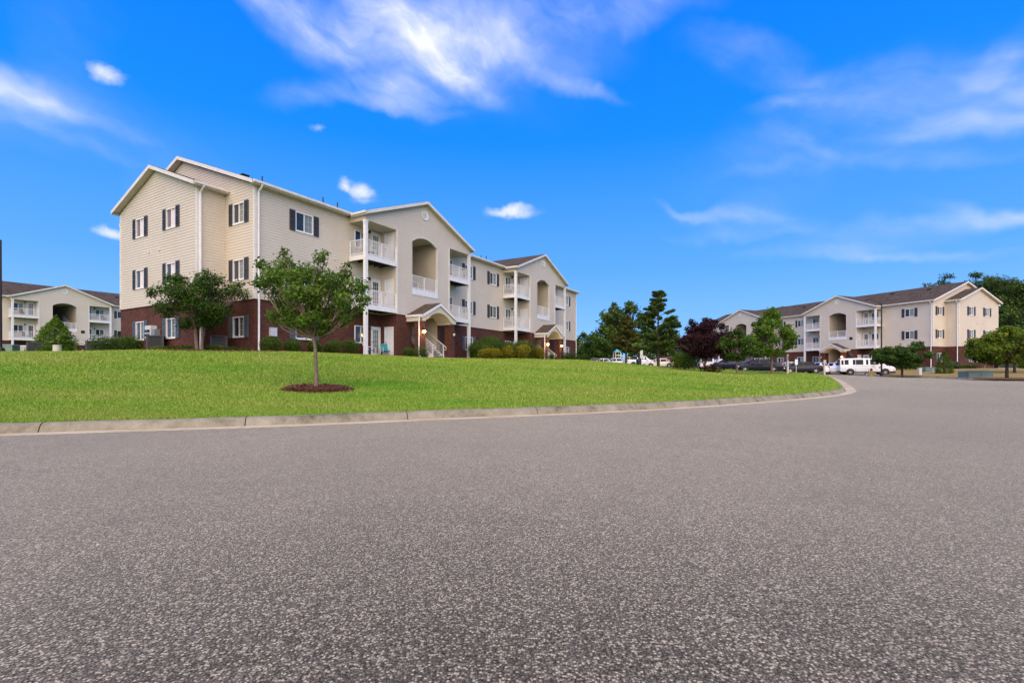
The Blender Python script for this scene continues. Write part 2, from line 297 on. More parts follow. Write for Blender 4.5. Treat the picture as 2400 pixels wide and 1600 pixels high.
# ------------------------------------------------------------------ mesh helpers
def link(o): COL.objects.link(o); return o
class MB:
    def __init__(s): s.v = []; s.f = []; s.uv = []; s.mi = []
    def quad(s, pts, uv=None, mi=0):
        i = len(s.v); s.v += [tuple(p) for p in pts]; s.f.append(tuple(range(i, i + len(pts))))
        s.uv.append(uv or [(0, 0)] * len(pts)); s.mi.append(mi)
    def box(s, a, b, mi=0):
        x0, x1 = sorted((a[0], b[0])); y0, y1 = sorted((a[1], b[1])); z0, z1 = sorted((a[2], b[2]))
        c = [(x0, y0, z0), (x1, y0, z0), (x1, y1, z0), (x0, y1, z0), (x0, y0, z1), (x1, y0, z1), (x1, y1, z1), (x0, y1, z1)]
        for f, ua, ub in (((3, 2, 1, 0), 0, 1), ((4, 5, 6, 7), 0, 1), ((0, 1, 5, 4), 0, 2), ((1, 2, 6, 5), 1, 2), ((2, 3, 7, 6), 0, 2), ((3, 0, 4, 7), 1, 2)):
            s.quad([c[i] for i in f], [(c[i][ua], c[i][ub]) for i in f], mi)
        return s
    def beam(s, p, q, w, h, up=(0, 0, 1), mi=0):
        p, q = Vector(p), Vector(q); d = (q - p).normalized(); upv = Vector(up)
        r = d.cross(upv)
        if r.length < 1e-4: r = d.cross(Vector((1, 0, 0)))
        r.normalize(); t = r.cross(d).normalized()
        c = [e + r * (a * w / 2) + t * (b * h / 2) for e in (p, q) for a, b in ((-1, -1), (1, -1), (1, 1), (-1, 1))]
        for f in ((3, 2, 1, 0), (4, 5, 6, 7), (0, 1, 5, 4), (1, 2, 6, 5), (2, 3, 7, 6), (3, 0, 4, 7)): s.quad([c[i] for i in f], None, mi)
        return s
    def tube(s, pts, rad, n=8, cap=True, mi=0):
        pts = [Vector(p) for p in pts]; rings = []
        if isinstance(rad, (int, float)): rad = [rad] * len(pts)
        ref = Vector((.13, .97, .21))
        for i, p in enumerate(pts):
            d = (pts[min(i + 1, len(pts) - 1)] - pts[max(i - 1, 0)])
            d = d.normalized() if d.length > 1e-6 else Vector((0, 0, 1))
            a = d.cross(ref).normalized(); b = d.cross(a)
            i0 = len(s.v); s.v += [tuple(p + (a * math.cos(2 * math.pi * j / n) + b * math.sin(2 * math.pi * j / n)) * rad[i]) for j in range(n)]
            rings.append(i0)
        for r0, r1 in zip(rings, rings[1:]):
            for j in range(n):
                s.f.append((r0 + j, r1 + j, r1 + (j + 1) % n, r0 + (j + 1) % n)); s.uv.append([(0, 0)] * 4); s.mi.append(mi)
        if cap:
            s.f.append(tuple(rings[0] + j for j in range(n))); s.uv.append([(0, 0)] * n); s.mi.append(mi)
            s.f.append(tuple(rings[-1] + j for j in reversed(range(n)))); s.uv.append([(0, 0)] * n); s.mi.append(mi)
        return s
    def lathe(s, prof, n=16, c=(0, 0, 0), axis='z', mi=0):
        i0 = len(s.v)
        for r, h in prof:
            for j in range(n):
                a = 2 * math.pi * j / n; x, y = r * math.cos(a), r * math.sin(a)
                q = (x, y, h) if axis == 'z' else (x, h, y)
                s.v.append((c[0] + q[0], c[1] + q[1], c[2] + q[2]))
        for k in range(len(prof) - 1):
            for j in range(n):
                s.f.append((i0 + k * n + j, i0 + k * n + (j + 1) % n, i0 + (k + 1) * n + (j + 1) % n, i0 + (k + 1) * n + j)); s.uv.append([(0, 0)] * 4); s.mi.append(mi)
        for k in (0, len(prof) - 1):
            if prof[k][0] > 1e-5:
                s.f.append(tuple(i0 + k * n + j for j in (range(n) if k else reversed(range(n))))); s.uv.append([(0, 0)] * n); s.mi.append(mi)
        return s
    def mesh(s, name, mats, smooth=False):
        me = bpy.data.meshes.new(name); me.from_pydata(s.v, [], s.f); me.validate()
        ul = me.uv_layers.new(name='UVMap')
        flat = [c for u in s.uv for p in u for c in p]
        if len(flat) == len(me.loops) * 2: ul.data.foreach_set('uv', flat)
        if isinstance(mats, str): mats = [mats]
        for m in mats: me.materials.append(MATS[m])
        if len(mats) > 1 and len(s.mi) == len(me.polygons): me.polygons.foreach_set('material_index', s.mi)
        if smooth:
            me.polygons.foreach_set('use_smooth', [True] * len(me.polygons)); me.set_sharp_from_angle(angle=R(smooth if smooth is not True else 40))
        me.update(); return me
    def build(s, name, mats, parent=None, smooth=False):
        return mk(name, s.mesh(name, mats, smooth), parent)
def mk(name, me, parent=None, loc=None, rot=0):
    o = link(bpy.data.objects.new(name, me))
    if parent is not None: o.parent = parent
    if loc is not None: o.location = loc
    if rot: o.rotation_euler = (0, 0, rot)
    return o
def empty(name, loc=(0, 0, 0), rot=0):
    o = link(bpy.data.objects.new(name, None)); o.location = loc; o.rotation_euler = (0, 0, rot); o.empty_display_size = .3; return o
def tag(o, label=None, cat=None, group=None, kind=None):
    if label: o['label'] = label
    if cat: o['category'] = cat
    if group: o['group'] = group
    if kind: o['kind'] = kind
    return o
def copy_tree(o, parent=None):
    c = o.copy(); link(c); c.parent = parent
    for ch in o.children: copy_tree(ch, c)
    return c

# fast numpy mesh of many quads / triangles with a per-face tint
def cloud_mesh(name, verts, nper, mat, tint):
    nv = len(verts); nf = nv // nper
    me = bpy.data.meshes.new(name); me.vertices.add(nv); me.vertices.foreach_set('co', verts.astype(np.float32).ravel())
    me.loops.add(nv); me.loops.foreach_set('vertex_index', np.arange(nv, dtype=np.int32))
    me.polygons.add(nf); me.polygons.foreach_set('loop_start', np.arange(0, nv, nper, dtype=np.int32))
    at = me.attributes.new('tint', 'FLOAT', 'FACE'); at.data.foreach_set('value', tint.astype(np.float32))
    me.materials.append(MATS[mat]); me.update(calc_edges=True); me.validate(); return me

# ------------------------------------------------------------------ terrain
def tps_fit(P):
    P = np.array(P, float); n = len(P); xy = P[:, :2]
    d = np.linalg.norm(xy[:, None] - xy[None], axis=2); K = np.where(d > 0, d * d * np.log(d + 1e-12), 0) + np.eye(n) * 2.0
    A = np.zeros((n + 3, n + 3)); A[:n, :n] = K; A[:n, n] = 1; A[:n, n + 1:] = xy; A[n, :n] = 1; A[n + 1:, :n] = xy.T
    b = np.concatenate([P[:, 2], np.zeros(3)]); return xy, np.linalg.solve(A, b)
def tps_eval(fit, x, y):
    xy, w = fit; x = np.atleast_1d(np.asarray(x, float)); y = np.atleast_1d(np.asarray(y, float)); out = np.empty(len(x))
    for i in range(0, len(x), 20000):
        xs = x[i:i + 20000]; ys = y[i:i + 20000]
        d2 = (xs[:, None] - xy[None, :, 0]) ** 2 + (ys[:, None] - xy[None, :, 1]) ** 2
        out[i:i + 20000] = (.5 * d2 * np.log(d2 + 1e-12)) @ w[:-3] + w[-3] + w[-2] * xs + w[-1] * ys
    return out
ROAD_P = [(-60, -12, 0), (-30, -1, 0), (0, 0, 0), (20, 5, 0), (40, 0, 0), (60, -10, 0), (-8, 7.7, 0), (-4, 9, 0), (2, 11.8, 0), (7.4, 15.3, 0), (11.7, 18.8, 0), (16, 22.7, .06), (19.5, 28, .15), (24, 36, .33), (28.6, 44, .47), (31, 50, .62),
          (44.5, 42, .14), (36, 40, .26), (40, 55, .46), (44, 62, .57), (36, 60, .70), (28, 56, .95), (20, 70, 1.45), (22, 85, 1.75), (14, 85, 1.82), (32, 82, 1.4), (40, 84, 1.15), (56, 64, 1.22), (62, 44, .45), (70, 74, 1.3), (48, 86, 1.25), (0, -60, 0), (80, -50, 0), (-60, -60, 0), (30, 25, .08),
          (120, 40, .9), (120, 120, 1.8), (10, 110, 1.9), (60, 120, 1.6), (-40, 120, 2.3)]
ROADF = tps_fit(ROAD_P)
def Tz(x, y): return tps_eval(ROADF, x, y)

# building frames (plan)
TH = math.atan2(692, 1156); U = Vector((math.sin(TH), math.cos(TH))); V = Vector((-math.cos(TH), math.sin(TH))); CO = Vector((-13.823, 26.5))
MAIN_Z = 2.0
def B(t, p): q = CO + U * t - V * p; return q.x, q.y          # along the facade, out from the facade

# kerb line (outer edge of the gutter), near side
KP = [(-64, -13.2), (-40, -4.2), (-22, 2.45), (-12, 6.2), (-7.95, 7.66), (-4.13, 8.96), (-1.76, 10.05), (2.04, 11.8), (4.69, 13.3), (7.4, 15.2), (11.3, 18.3), (14.2, 20.8), (16.05, 23.0), (17.5, 25.2), (20.0, 29.2), (24.3, 36.4), (28.4, 43.6), (30.4, 47.6), (30.9, 50.2), (30.0, 52.6), (27.2, 56.2), (22.5, 63.5), (16.5, 72.5), (12.0, 80)]
def catmull(P, step=.25):
    P = [Vector(p) for p in P]; out = []
    for i in range(len(P) - 1):
        p0, p1, p2, p3 = P[max(i - 1, 0)], P[i], P[i + 1], P[min(i + 2, len(P) - 1)]
        n = max(2, int((p2 - p1).length / step))
        for j in range(n):
            t = j / n; out.append(.5 * ((2 * p1) + (p2 - p0) * t + (2 * p0 - 5 * p1 + 4 * p2 - p3) * t * t + (3 * p1 - p0 - 3 * p2 + p3) * t ** 3))
    out.append(P[-1]); return out
def resample(pl, step):
    out = [pl[0]]; acc = 0
    for a, b in zip(pl, pl[1:]):
        L = (b - a).length
        while acc + L >= step:
            t = (step - acc) / L; a = a + (b - a) * t; out.append(a); L = (b - a).length; acc = 0
        acc += L
    return out
KC = resample(catmull(KP), .305)
def offset_line(pl, d):     # positive = to the left of the travel direction
    out = []
    for i, p in enumerate(pl):
        t = (pl[min(i + 1, len(pl) - 1)] - pl[max(i - 1, 0)]).normalized(); out.append(p + Vector((-t.y, t.x)) * d)
    return out
LAWN_EDGE = offset_line(KC, .66)
le = LAWN_EDGE[::3]
LP = [(p.x, p.y, z + .135) for p, z in zip(le[::4], Tz([p.x for p in le[::4]], [p.y for p in le[::4]]))]
for t, p, z in [(0, 0, 1.96), (0, 2.5, 1.97), (6, 2.5, 1.94), (12, 3.5, 1.90), (20, 4, 2.06), (30, 4.5, 2.16), (42, 4, 2.18), (42.8, 0, 2.0), (20, 0, 1.97), (30, 0, 1.97), (20, -8, 1.97), (42, -14, 2.0), (2, -14, 2.05), (-3, -8, 1.98), (-4, -1, 1.98), (-2.5, -13, 2.03), (12, 9, 1.47), (22, 10, 1.62), (32, 11, 1.62), (0, 8, 1.42), (46, 4, 1.98), (48, -8, 1.95)]:
    x, y = B(t, p); LP.append((x, y, z))
LP += [(-5.6, 14.3, .46), (-9.5, 14, .62), (-14, 15, .86), (-24, 14, .8), (-24, 27, 2.0), (-32, 26, 2.04), (-50, 24, 1.9), (15.6, 40, .90), (16.3, 55, 1.44), (18.4, 40, .76), (24.5, 47, .72), (9, 30, 1.02), (2, 19, .62), (-67, 74, 2.35), (-75, 55, 2.3), (-50, 100, 2.4), (-30, 60, 2.2), (5, 100, 2.05), (-110, 60, 2.4), (-110, 130, 2.6), (-60, 150, 2.6), (0, 130, 2.3), (-110, 0, 1.2), (14, 60, 1.75)]
LAWNF = tps_fit(LP)
def Lz(x, y): return tps_eval(LAWNF, x, y)
def lz(x, y): return float(Lz([x], [y])[0])
def tz(x, y): return float(Tz([x], [y])[0])

def inside(poly, x, y):
    px = np.array([p[0] for p in poly]); py = np.array([p[1] for p in poly]); r = np.zeros(len(x), bool); n = len(px)
    for i in range(n):
        j = (i - 1) % n
        c = (py[i] > y) != (py[j] > y)
        with np.errstate(divide='ignore', invalid='ignore'): xi = (px[j] - px[i]) * (y - py[i]) / (py[j] - py[i]) + px[i]
        r ^= c & (x < xi)
    return r
def sheet(name, poly, zf, mat, pts):
    """triangulated sheet over a plan polygon with interior points, draped on zf"""
    poly = [(float(p[0]), float(p[1])) for p in poly]
    pts = np.array(pts); m = inside(poly, pts[:, 0], pts[:, 1]); pts = pts[m]
    vs = [Vector(p) for p in poly] + [Vector((float(a), float(b))) for a, b in pts]
    n = len(poly); res = delaunay_2d_cdt(vs, [(i, (i + 1) % n) for i in range(n)], [tuple(range(n))], 1, 1e-5)
    co = np.array([(v.x, v.y) for v in res[0]]); z = zf(co[:, 0], co[:, 1])
    me = bpy.data.meshes.new(name); me.from_pydata([(a, b, c) for (a, b), c in zip(co, z)], [], [f for f in res[2]])
    bm = bmesh.new(); bm.from_mesh(me); bmesh.ops.recalc_face_normals(bm, faces=bm.faces)
    if sum(f.normal.z for f in bm.faces) < 0: bmesh.ops.reverse_faces(bm, faces=bm.faces)
    bm.to_mesh(me); bm.free(); me.materials.append(MATS[mat]); me.polygons.foreach_set('use_smooth', [True] * len(me.polygons)); me.update()
    return tag(mk(name, me), kind='structure')
def grid(x0, x1, y0, y1, s):
    a, b = np.meshgrid(np.arange(x0, x1, s), np.arange(y0, y1, s)); a = a + (np.arange(a.shape[0]) % 2)[:, None] * s * .5
    return np.stack([a.ravel(), b.ravel()], 1) + rng.uniform(-.08, .08, (a.size, 2)) * s
lawn_poly = [(p.x, p.y) for p in LAWN_EDGE] + [(9.5, 86), (6.5, 100), (4, 150), (-140, 150), (-140, -20)]
sheet('lawn', lawn_poly, Lz, 'lawn', np.concatenate([grid(-30, 32, 0, 60, .9), grid(-140, 10, -20, 150, 5)]))
FK = [(41.3, 58.0), (41.8, 54.5), (43.0, 48.5), (45.0, 42.0), (50, 28), (57, 9), (66, -15), (80, -52)]       # far kerb, right of the road
FKC = resample(catmull(FK), .305)
road_poly = [(p.x, p.y) for p in KC] + [(10.5, 86), (7.5, 104), (34, 101), (41, 82.5), (48.2, 64.5), (44.8, 60.2)] + [(p.x, p.y) for p in FKC] + [(80, -60), (-64, -60)]
sheet('road', road_poly, lambda x, y: Tz(x, y), 'asphalt', np.concatenate([grid(-62, 80, -58, 104, 3)]))
re_ = offset_line(FKC, .66)
right_poly = [(p.x, p.y) for p in re_] + [(170, -52), (170, 150), (30, 150), (34.8, 101.6), (41.8, 83), (49, 64.5), (45.2, 59.6)]
def Rz(x, y):
    return Tz(x, y) + .13
sheet('dry_lawn', right_poly, Rz, 'dry_lawn', grid(35, 165, -50, 148, 3.5))
# ground reaching the horizon
def make_ground():
    mb = MB(); radii = [0, 20, 40, 60, 80, 100, 130, 170, 230, 320, 500, 900, 1800, 4000]; n = 48; idx = []
    for r in radii:
        for j in range(n):
            a = 2 * math.pi * j / n; x, y = 20 + r * math.sin(a), 40 + r * math.cos(a)
            w = min(1, max(0, (r - 90) / 150)); base = float(Tz([x], [y])[0]) if r < 300 else 0
            lo = min(base, lz(x, y)) if r < 300 else 0
            mb.v.append((x, y, (lo - .5) * (1 - w) + 1.0 * w))
    for k in range(len(radii) - 1):
        for j in range(n):
            mb.f.append((k * n + j, k * n + (j + 1) % n, (k + 1) * n + (j + 1) % n, (k + 1) * n + j)); mb.uv.append([(0, 0)] * 4); mb.mi.append(0)
    me = mb.mesh('ground', 'field', True)
    bm = bmesh.new(); bm.from_mesh(me); bmesh.ops.remove_doubles(bm, verts=bm.verts, dist=.001); bmesh.ops.recalc_face_normals(bm, faces=bm.faces)
    if sum(f.normal.z for f in bm.faces) < 0: bmesh.ops.reverse_faces(bm, faces=bm.faces)
    bm.to_mesh(me); bm.free(); return tag(mk('ground', me), kind='structure')
make_ground()

# kerb segments
PROF_G = [(0, .006), (.40, -.004), (.40, -.15), (0, -.15)]
PROF_K = [(.40, -.004), (.425, .035), (.46, .095), (.50, .132), (.55, .148), (.68, .152), (.70, .10), (.70, -.25), (.40, -.25)]
def kerb(name, line, label, stop):
    root = empty(name, (line[0].x, line[0].y, tz(line[0].x, line[0].y))); tag(root, label, None, None, 'structure')
    per = 10
    for i0 in range(0, min(stop, len(line) - per), per):
        pts = line[i0:i0 + per + 1]
        if len(pts) < 3: break
        for nm, prof, mat in (('gutter_slab', PROF_G, 'gutter_concrete'), ('kerb_stone', PROF_K, 'kerb_concrete')):
            mb = MB(); n = len(prof); wob = random.uniform(-.006, .006)
            for i, p in enumerate(pts):
                g = i0 + i; t = (line[min(g + 1, len(line) - 1)] - line[max(g - 1, 0)]).normalized(); q = Vector((-t.y, t.x)); pp = p.copy()
                if i == 0: pp = p + t * .009
                if i == len(pts) - 1: pp = p - t * .009
                z0 = tz(p.x, p.y)
                for (o, h) in prof: mb.v.append((pp.x + q.x * o - root.location.x, pp.y + q.y * o - root.location.y, z0 + h + (wob if h > .02 else 0) + (.003 * math.sin(g * .9) if h > .02 else 0) - root.location.z))
            for i in range(len(pts) - 1):
                for j in range(n):
                    a, b = i * n + j, i * n + (j + 1) % n; mb.f.append((a, b, b + n, a + n)); mb.uv.append([(0, 0)] * 4); mb.mi.append(0)
            mb.f.append(tuple(range(n - 1, -1, -1))); mb.uv.append([(0, 0)] * n); mb.mi.append(0)
            e = (len(pts) - 1) * n; mb.f.append(tuple(e + j for j in range(n))); mb.uv.append([(0, 0)] * n); mb.mi.append(0)
            me = mb.mesh(nm, mat); bm = bmesh.new(); bm.from_mesh(me); bmesh.ops.recalc_face_normals(bm, faces=bm.faces); bm.to_mesh(me); bm.free()
            me.polygons.foreach_set('use_smooth', [True] * len(me.polygons)); me.set_sharp_from_angle(angle=R(50))
            mk(nm, me, root)
    return root
first = min(range(len(KC)), key=lambda i: (KC[i] - Vector((-7.62, 7.85))).length) % 10      # a joint near the left edge of the view
kerb('kerb', KC[first + 30:], 'concrete kerb and gutter curving along the front lawn', 420)
kerb('kerb', FKC, 'concrete kerb along the dry lawn across the road', 210)

# ------------------------------------------------------------------ apartment building (prototype in local metres: x along the front, y into the house, z up from the ground floor)
BL = 42.8; BD = 14.8; SL = .378; BRK = 2.9; WT = 8.93; GC = (12.0, 30.8); PR = 1.5
COURSE = .157
def wall(mb, O, A, N, lo, hi, z0, z1, holes=(), lap=False, breaks=()):
    """vertical wall strip with openings; lap = real overlapping siding courses"""
    O, A, N = Vector(O), Vector(A), Vector(N); flip = A.cross(Vector((0, 0, 1))).dot(N) < 0
    lv = {round(z0, 5), round(z1, 5)}
    for h in holes:
        for z in [h[0], h[1]] + list(h[4] if len(h) > 4 else []):
            if z0 < z < z1: lv.add(round(z, 5))
    for z in breaks:
        if z0 < z < z1: lv.add(round(z, 5))
    cs = set()
    if lap:
        kk = math.ceil((z0 - BRK) / COURSE - 1e-6)
        while BRK + kk * COURSE < z1:
            z = round(BRK + kk * COURSE, 5)
            if z >= z0: lv.add(z); cs.add(z)
            kk += 1
    lv = sorted(lv); e = 1e-4
    def off(z, up):
        if not lap: return 0
        fr = ((z + (e if up else -e)) - BRK) / COURSE % 1.0
        return .019 * (1 - fr)
    def P(a, z, o): return O + A * a + Vector((0, 0, z)) + N * o
    for za, zb in zip(lv, lv[1:]):
        if zb - za < 2e-4: continue
        act = sorted([h for h in holes if h[0] <= za + e and h[1] >= zb - e], key=lambda h: h[2](za + e))
        ia = [lo(za + e)]; ib = [lo(zb - e)]
        for h in act: ia += [h[2](za + e), h[3](za + e)]; ib += [h[2](zb - e), h[3](zb - e)]
        ia.append(hi(za + e)); ib.append(hi(zb - e))
        for i in range(0, len(ia), 2):
            a0, a1, b0, b1 = ia[i], ia[i + 1], ib[i], ib[i + 1]
            if a1 - a0 < 1e-3 and b1 - b0 < 1e-3: continue
            oa, ob = off(za, True), off(zb, False)
            pts = [P(a0, za, oa), P(a1, za, oa), P(b1, zb, ob), P(b0, zb, ob)]; uv = [(a0, za), (a1, za), (b1, zb), (b0, zb)]
            if flip: pts = pts[::-1]; uv = uv[::-1]
            mb.quad(pts, uv)
            if lap and za in cs:
                pts = [P(a0, za, 0), P(a1, za, 0), P(a1, za, oa), P(a0, za, oa)]
                if flip: pts = pts[::-1]
                mb.quad(pts, [(a0, za)] * 4)
def C(v): return lambda z: v
def rect(a0, a1, z0, z1): return (z0, z1, C(a0), C(a1))

BW, BH = 1.20, 1.12
WZ = (.90, 4.05, 7.16)          # window sill heights by storey
FL = (0.0, 3.27, 6.43)          # floors
def frame_mesh(w, h, nm):
    m = MB(); b = .055
    m.box((0, -.055, 0), (w, .05, b)).box((0, -.055, h - b), (w, .05, h)).box((0, -.055, b), (b, .05, h - b)).box((w - b, -.055, b), (w, .05, h - b)).box((w / 2 - .03, -.02, b), (w / 2 + .03, .05, h - b))
    m.box((-.02, -.06, -.045), (w + .02, .02, -.001))
    return m.mesh(nm, 'white_trim')
def pane_mesh(w, h, mat): return MB().box((0, 0, 0), (w, .01, h)).mesh('pane', mat)
def muntin_mesh(w, h):
    m = MB(); m.box((w / 2 - .005, -.008, 0), (w / 2 + .005, .0, h))
    for f in (1 / 3, 2 / 3): m.box((0, -.007, h * f - .005), (w, .001, h * f + .005))
    return m.mesh('muntin', 'trim_cream')
def shutter_mesh(w, h, mat):
    m = MB(); m.box((0, -.035, 0), (w, .0, h))
    for x0, x1, z0, z1 in ((0, .05, 0, h), (w - .05, w, 0, h), (.05, w - .05, 0, .07), (.05, w - .05, h - .07, h), (.05, w - .05, h * .52 - .035, h * .52 + .035)): m.box((x0, -.055, z0), (x1, -.035, z1))
    z = .09
    while z < h - .09:
        if abs(z - h * .52) > .06: m.quad([(.05, -.036, z + .035), (.05, -.052, z), (w - .05, -.052, z), (w - .05, -.036, z + .035)])
        z += .042
    return m.mesh('shutter', mat)
WM = {}
for w, key in ((BW, 'w'), (1.09, 'n')):
    pw = w / 2 - .085
    WM[key] = dict(w=w, pw=pw, frame=frame_mesh(w, BH, 'window'), munt=muntin_mesh(pw, BH - .11), dark=pane_mesh(pw, BH - .11, 'pane_dark'), blind=pane_mesh(pw, BH - .11, 'pane_blind'), cream=pane_mesh(pw, BH - .11, 'pane_cream'), mid=pane_mesh(pw, BH - .11, 'pane_mid'), rose=pane_mesh(pw, BH - .11, 'pane_rose'))
SHM = {'d': shutter_mesh(.36, BH + .06, 'shutter'), 'b': shutter_mesh(.36, BH + .06, 'shutter_blue')}
def put_window(par, loc, rot, key='w', left='dark', right='blind', shut='d', munt=True):
    K = WM[key]; o = mk('window', K['frame'], par, loc, rot)
    mk('pane', K[left], o, (.055, .02, .055)); mk('pane', K[right], o, (K['w'] / 2 + .03, .02, .055))
    if munt: mk('muntin', K['munt'], o, (K['w'] / 2 + .03, .018, .055))
    if shut: mk('shutter', SHM[shut], o, (-.375, -.02, -.03)); mk('shutter', SHM[shut], o, (K['w'] + .015, -.02, -.03))
    return o

def make_building():
    root = empty('apartment_building')
    br, sd_ = MB(), MB()
    # ---- holes
    fx = [3.03 - BW / 2, 19.5 - BW / 2, 23.4 - BW / 2, 40.0 - BW / 2]
    bw = []           # balcony windows and doors on the front wall
    for c in GC:
        bw += [(c - 5.21, 'win'), (c + 5.21 - BW + .1, 'win'), (c - 3.78, 'door'), (c + 3.78 - .87, 'door')]
    holes = []
    for s in range(3):
        for x in fx: holes.append(rect(x, x + BW, WZ[s], WZ[s] + BH))
        for x, kd in bw:
            if kd == 'win': holes.append(rect(x, x + 1.09, WZ[s], WZ[s] + BH))
            else: holes.append(rect(x, x + .87, FL[s], FL[s] + 2.06))
    X, Y, nX, nY = (1, 0, 0), (0, 1, 0), (-1, 0, 0), (0, -1, 0)
    for a, b in ((0, GC[0] - 2.85), (GC[0] + 2.85, GC[1] - 2.85), (GC[1] + 2.85, BL)):
        hs = [h for h in holes if h[2](0) > a - .01 and h[3](0) < b + .01]
        wall(br, (0, 0, 0), X, nY, C(a), C(b), -1.2, BRK, hs); wall(sd_, (0, 0, 0), X, nY, C(a), C(b), BRK, WT + .05, hs, True)
    # back wall
    wall(br, (0, BD, 0), X, Y, C(0), C(BL), -1.2, BRK, [rect(c - 1.45, c + 1.45, 0, 2.7) for c in GC]); wall(sd_, (0, BD, 0), X, Y, C(0), C(BL), BRK, WT + .05, [rect(c - 1.38, c + 1.38, 4.45, 8.2) for c in GC], True)
    # end walls with the projecting middle bay
    e0, e1, ed = 2.83, 11.99, 1.5; yc = (e0 + e1) / 2
    nwin = .90; bwn = [(5.02, 'n'), (8.75, 'n')]
    def gab(ymid, ztop): return (lambda z: max(0, ymid - (ztop - z) / SL), lambda z: min(2 * ymid, ymid + (ztop - z) / SL))
    for xw, N, sg in ((0, nX, -1), (BL, X, 1)):
        hs = [rect(nwin, nwin + 1.09, WZ[s], WZ[s] + BH) for s in range(3)]
        for a, b, hh in ((0, e0, hs), (e1, BD, [])):
            wall(br, (xw, 0, 0), Y, N, C(a), C(b), -1.2, BRK, hh); wall(sd_, (xw, 0, 0), Y, N, C(a), C(b), BRK, WT, hh, True)
        ztop = WT + .12 + SL * (BD / 2 + .0)
        wall(sd_, (xw, 0, 0), Y, N, lambda z: max(0, BD / 2 - (ztop - z) / SL), lambda z: min(BD, BD / 2 + (ztop - z) / SL), WT, ztop, (), True)
        xb = xw + sg * ed; hs = [rect(y, y + 1.09, WZ[s], WZ[s] + BH) for s in range(3) for y, _ in bwn]
        wall(br, (xb, 0, 0), Y, N, C(e0), C(e1), -1.2, BRK, hs); wall(sd_, (xb, 0, 0), Y, N, C(e0), C(e1), BRK, WT, hs, True)
        zt2 = WT + .12 + SL * (e1 - e0) / 2
        wall(sd_, (xb, 0, 0), Y, N, lambda z: max(e0, yc - (zt2 - z) / SL), lambda z: min(e1, yc + (zt2 - z) / SL), WT, zt2, (), True)
        for yy, NN in ((e0, nY), (e1, Y)):
            lo, hi = sorted((0, sg * ed)); wall(br, (xw, yy, 0), X, NN, C(lo), C(hi), -1.2, BRK); wall(sd_, (xw, yy, 0), X, NN, C(lo), C(hi), BRK, WT + .05, (), True)
    # centre blocks with the arch, gable walls, passage
    PW = 1.42; AZ0, AZS, AR = 4.45, 8.18, .46
    slab = MB(); ceil = MB()
    for c in GC:
        arc_r = (1.38 ** 2 + AR ** 2) / (2 * AR); az = AZS + AR - arc_r
        def aw(z, arc_r=arc_r, az=az): return 1.38 if z <= AZS else math.sqrt(max(0, arc_r ** 2 - (z - az) ** 2))
        bk = [AZS + AR * i / 10 for i in range(11)]
        arch = (AZ0, AZS + AR, lambda z, c=c, aw=aw: c - aw(z), lambda z, c=c, aw=aw: c + aw(z), bk)
        zt = 11.22; gs = .39
        wall(br, (0, -PR, 0), X, nY, C(c - 2.85), C(c + 2.85), -1.2, BRK, [rect(c - PW, c + PW, -1.2, BRK)])
        wall(sd_, (0, -PR, 0), X, nY, C(c - 2.85), C(c + 2.85), BRK, 8.6, [arch], True)
        wall(sd_, (0, -PR, 0), X, nY, lambda z, c=c: max(c - 5.62, c - (zt - z) / gs), lambda z, c=c: min(c + 5.62, c + (zt - z) / gs), 8.6, zt, [arch], True)
        for sg in (-1, 1):
            xs = c + sg * 2.85; sd_hole = [rect(-1.2, -.35, FL[s], FL[s] + 2.06) for s in range(3)]
            N = (sg, 0, 0)
            wall(br, (xs, 0, 0), Y, N, C(-PR), C(0), -1.2, BRK, sd_hole[:1]); wall(sd_, (xs, 0, 0), Y, N, C(-PR), C(0), BRK, WT, sd_hole[1:], True)
            # beam over the balcony opening, soffit
            wall(sd_, (c + sg * 5.62, 0, 0), Y, N, C(-PR), C(0), 8.6, 9.0, (), True)
            a, b = sorted((c + sg * 2.85, c + sg * 5.62)); ceil.quad([(a, -PR, 8.6), (a, 0, 8.6), (b, 0, 8.6), (b, -PR, 8.6)])
            # passage side walls
            xp = c + sg * PW
            inner = MB(); wall(inner, (xp, 0, 0), Y, (-sg, 0, 0), C(-PR), C(BD), -.3, 8.64); inner.build('passage_wall', 'stucco_inside', root)
        ceil.quad([(c - PW, -PR + .02, 8.64), (c - PW, BD, 8.64), (c + PW, BD, 8.64), (c + PW, -PR + .02, 8.64)])
        # front landing, floors, stairs
        slab.box((c - PW + .01, -PR + .02, 4.45), (c + PW - .01, .3, 4.86)); slab.box((c - PW + .01, -PR + .03, -1.1), (c + PW - .01, BD, -.001))
        for z in (FL[1], FL[2]): slab.box((c - PW + .01, 4.4, z - .3), (c + PW - .01, BD - .02, z))
    br.build('brick_wall', 'brick', root); tag(sd_.build('siding', 'siding', root), kind='stuff')
    ceil.build('porch_ceiling', 'soffit', root); slab.build('passage_floor', 'concrete_slab', root)
    # ---- corner boards and starter strip
    cw = .09
    def cb(x, y, sx, sy): MB().box((x + sx * .044, y + sy * .044, BRK + .01), (x - sx * cw, y - sy * cw, WT - .02)).build('corner_board', 'trim_cream', root)
    for x, sx in ((0, -1), (BL, 1)):
        cb(x, 0, sx, -1); cb(x, BD, sx, 1)
        cb(x + sx * ed, e0, sx, -1); cb(x + sx * ed, e1, sx, 1)
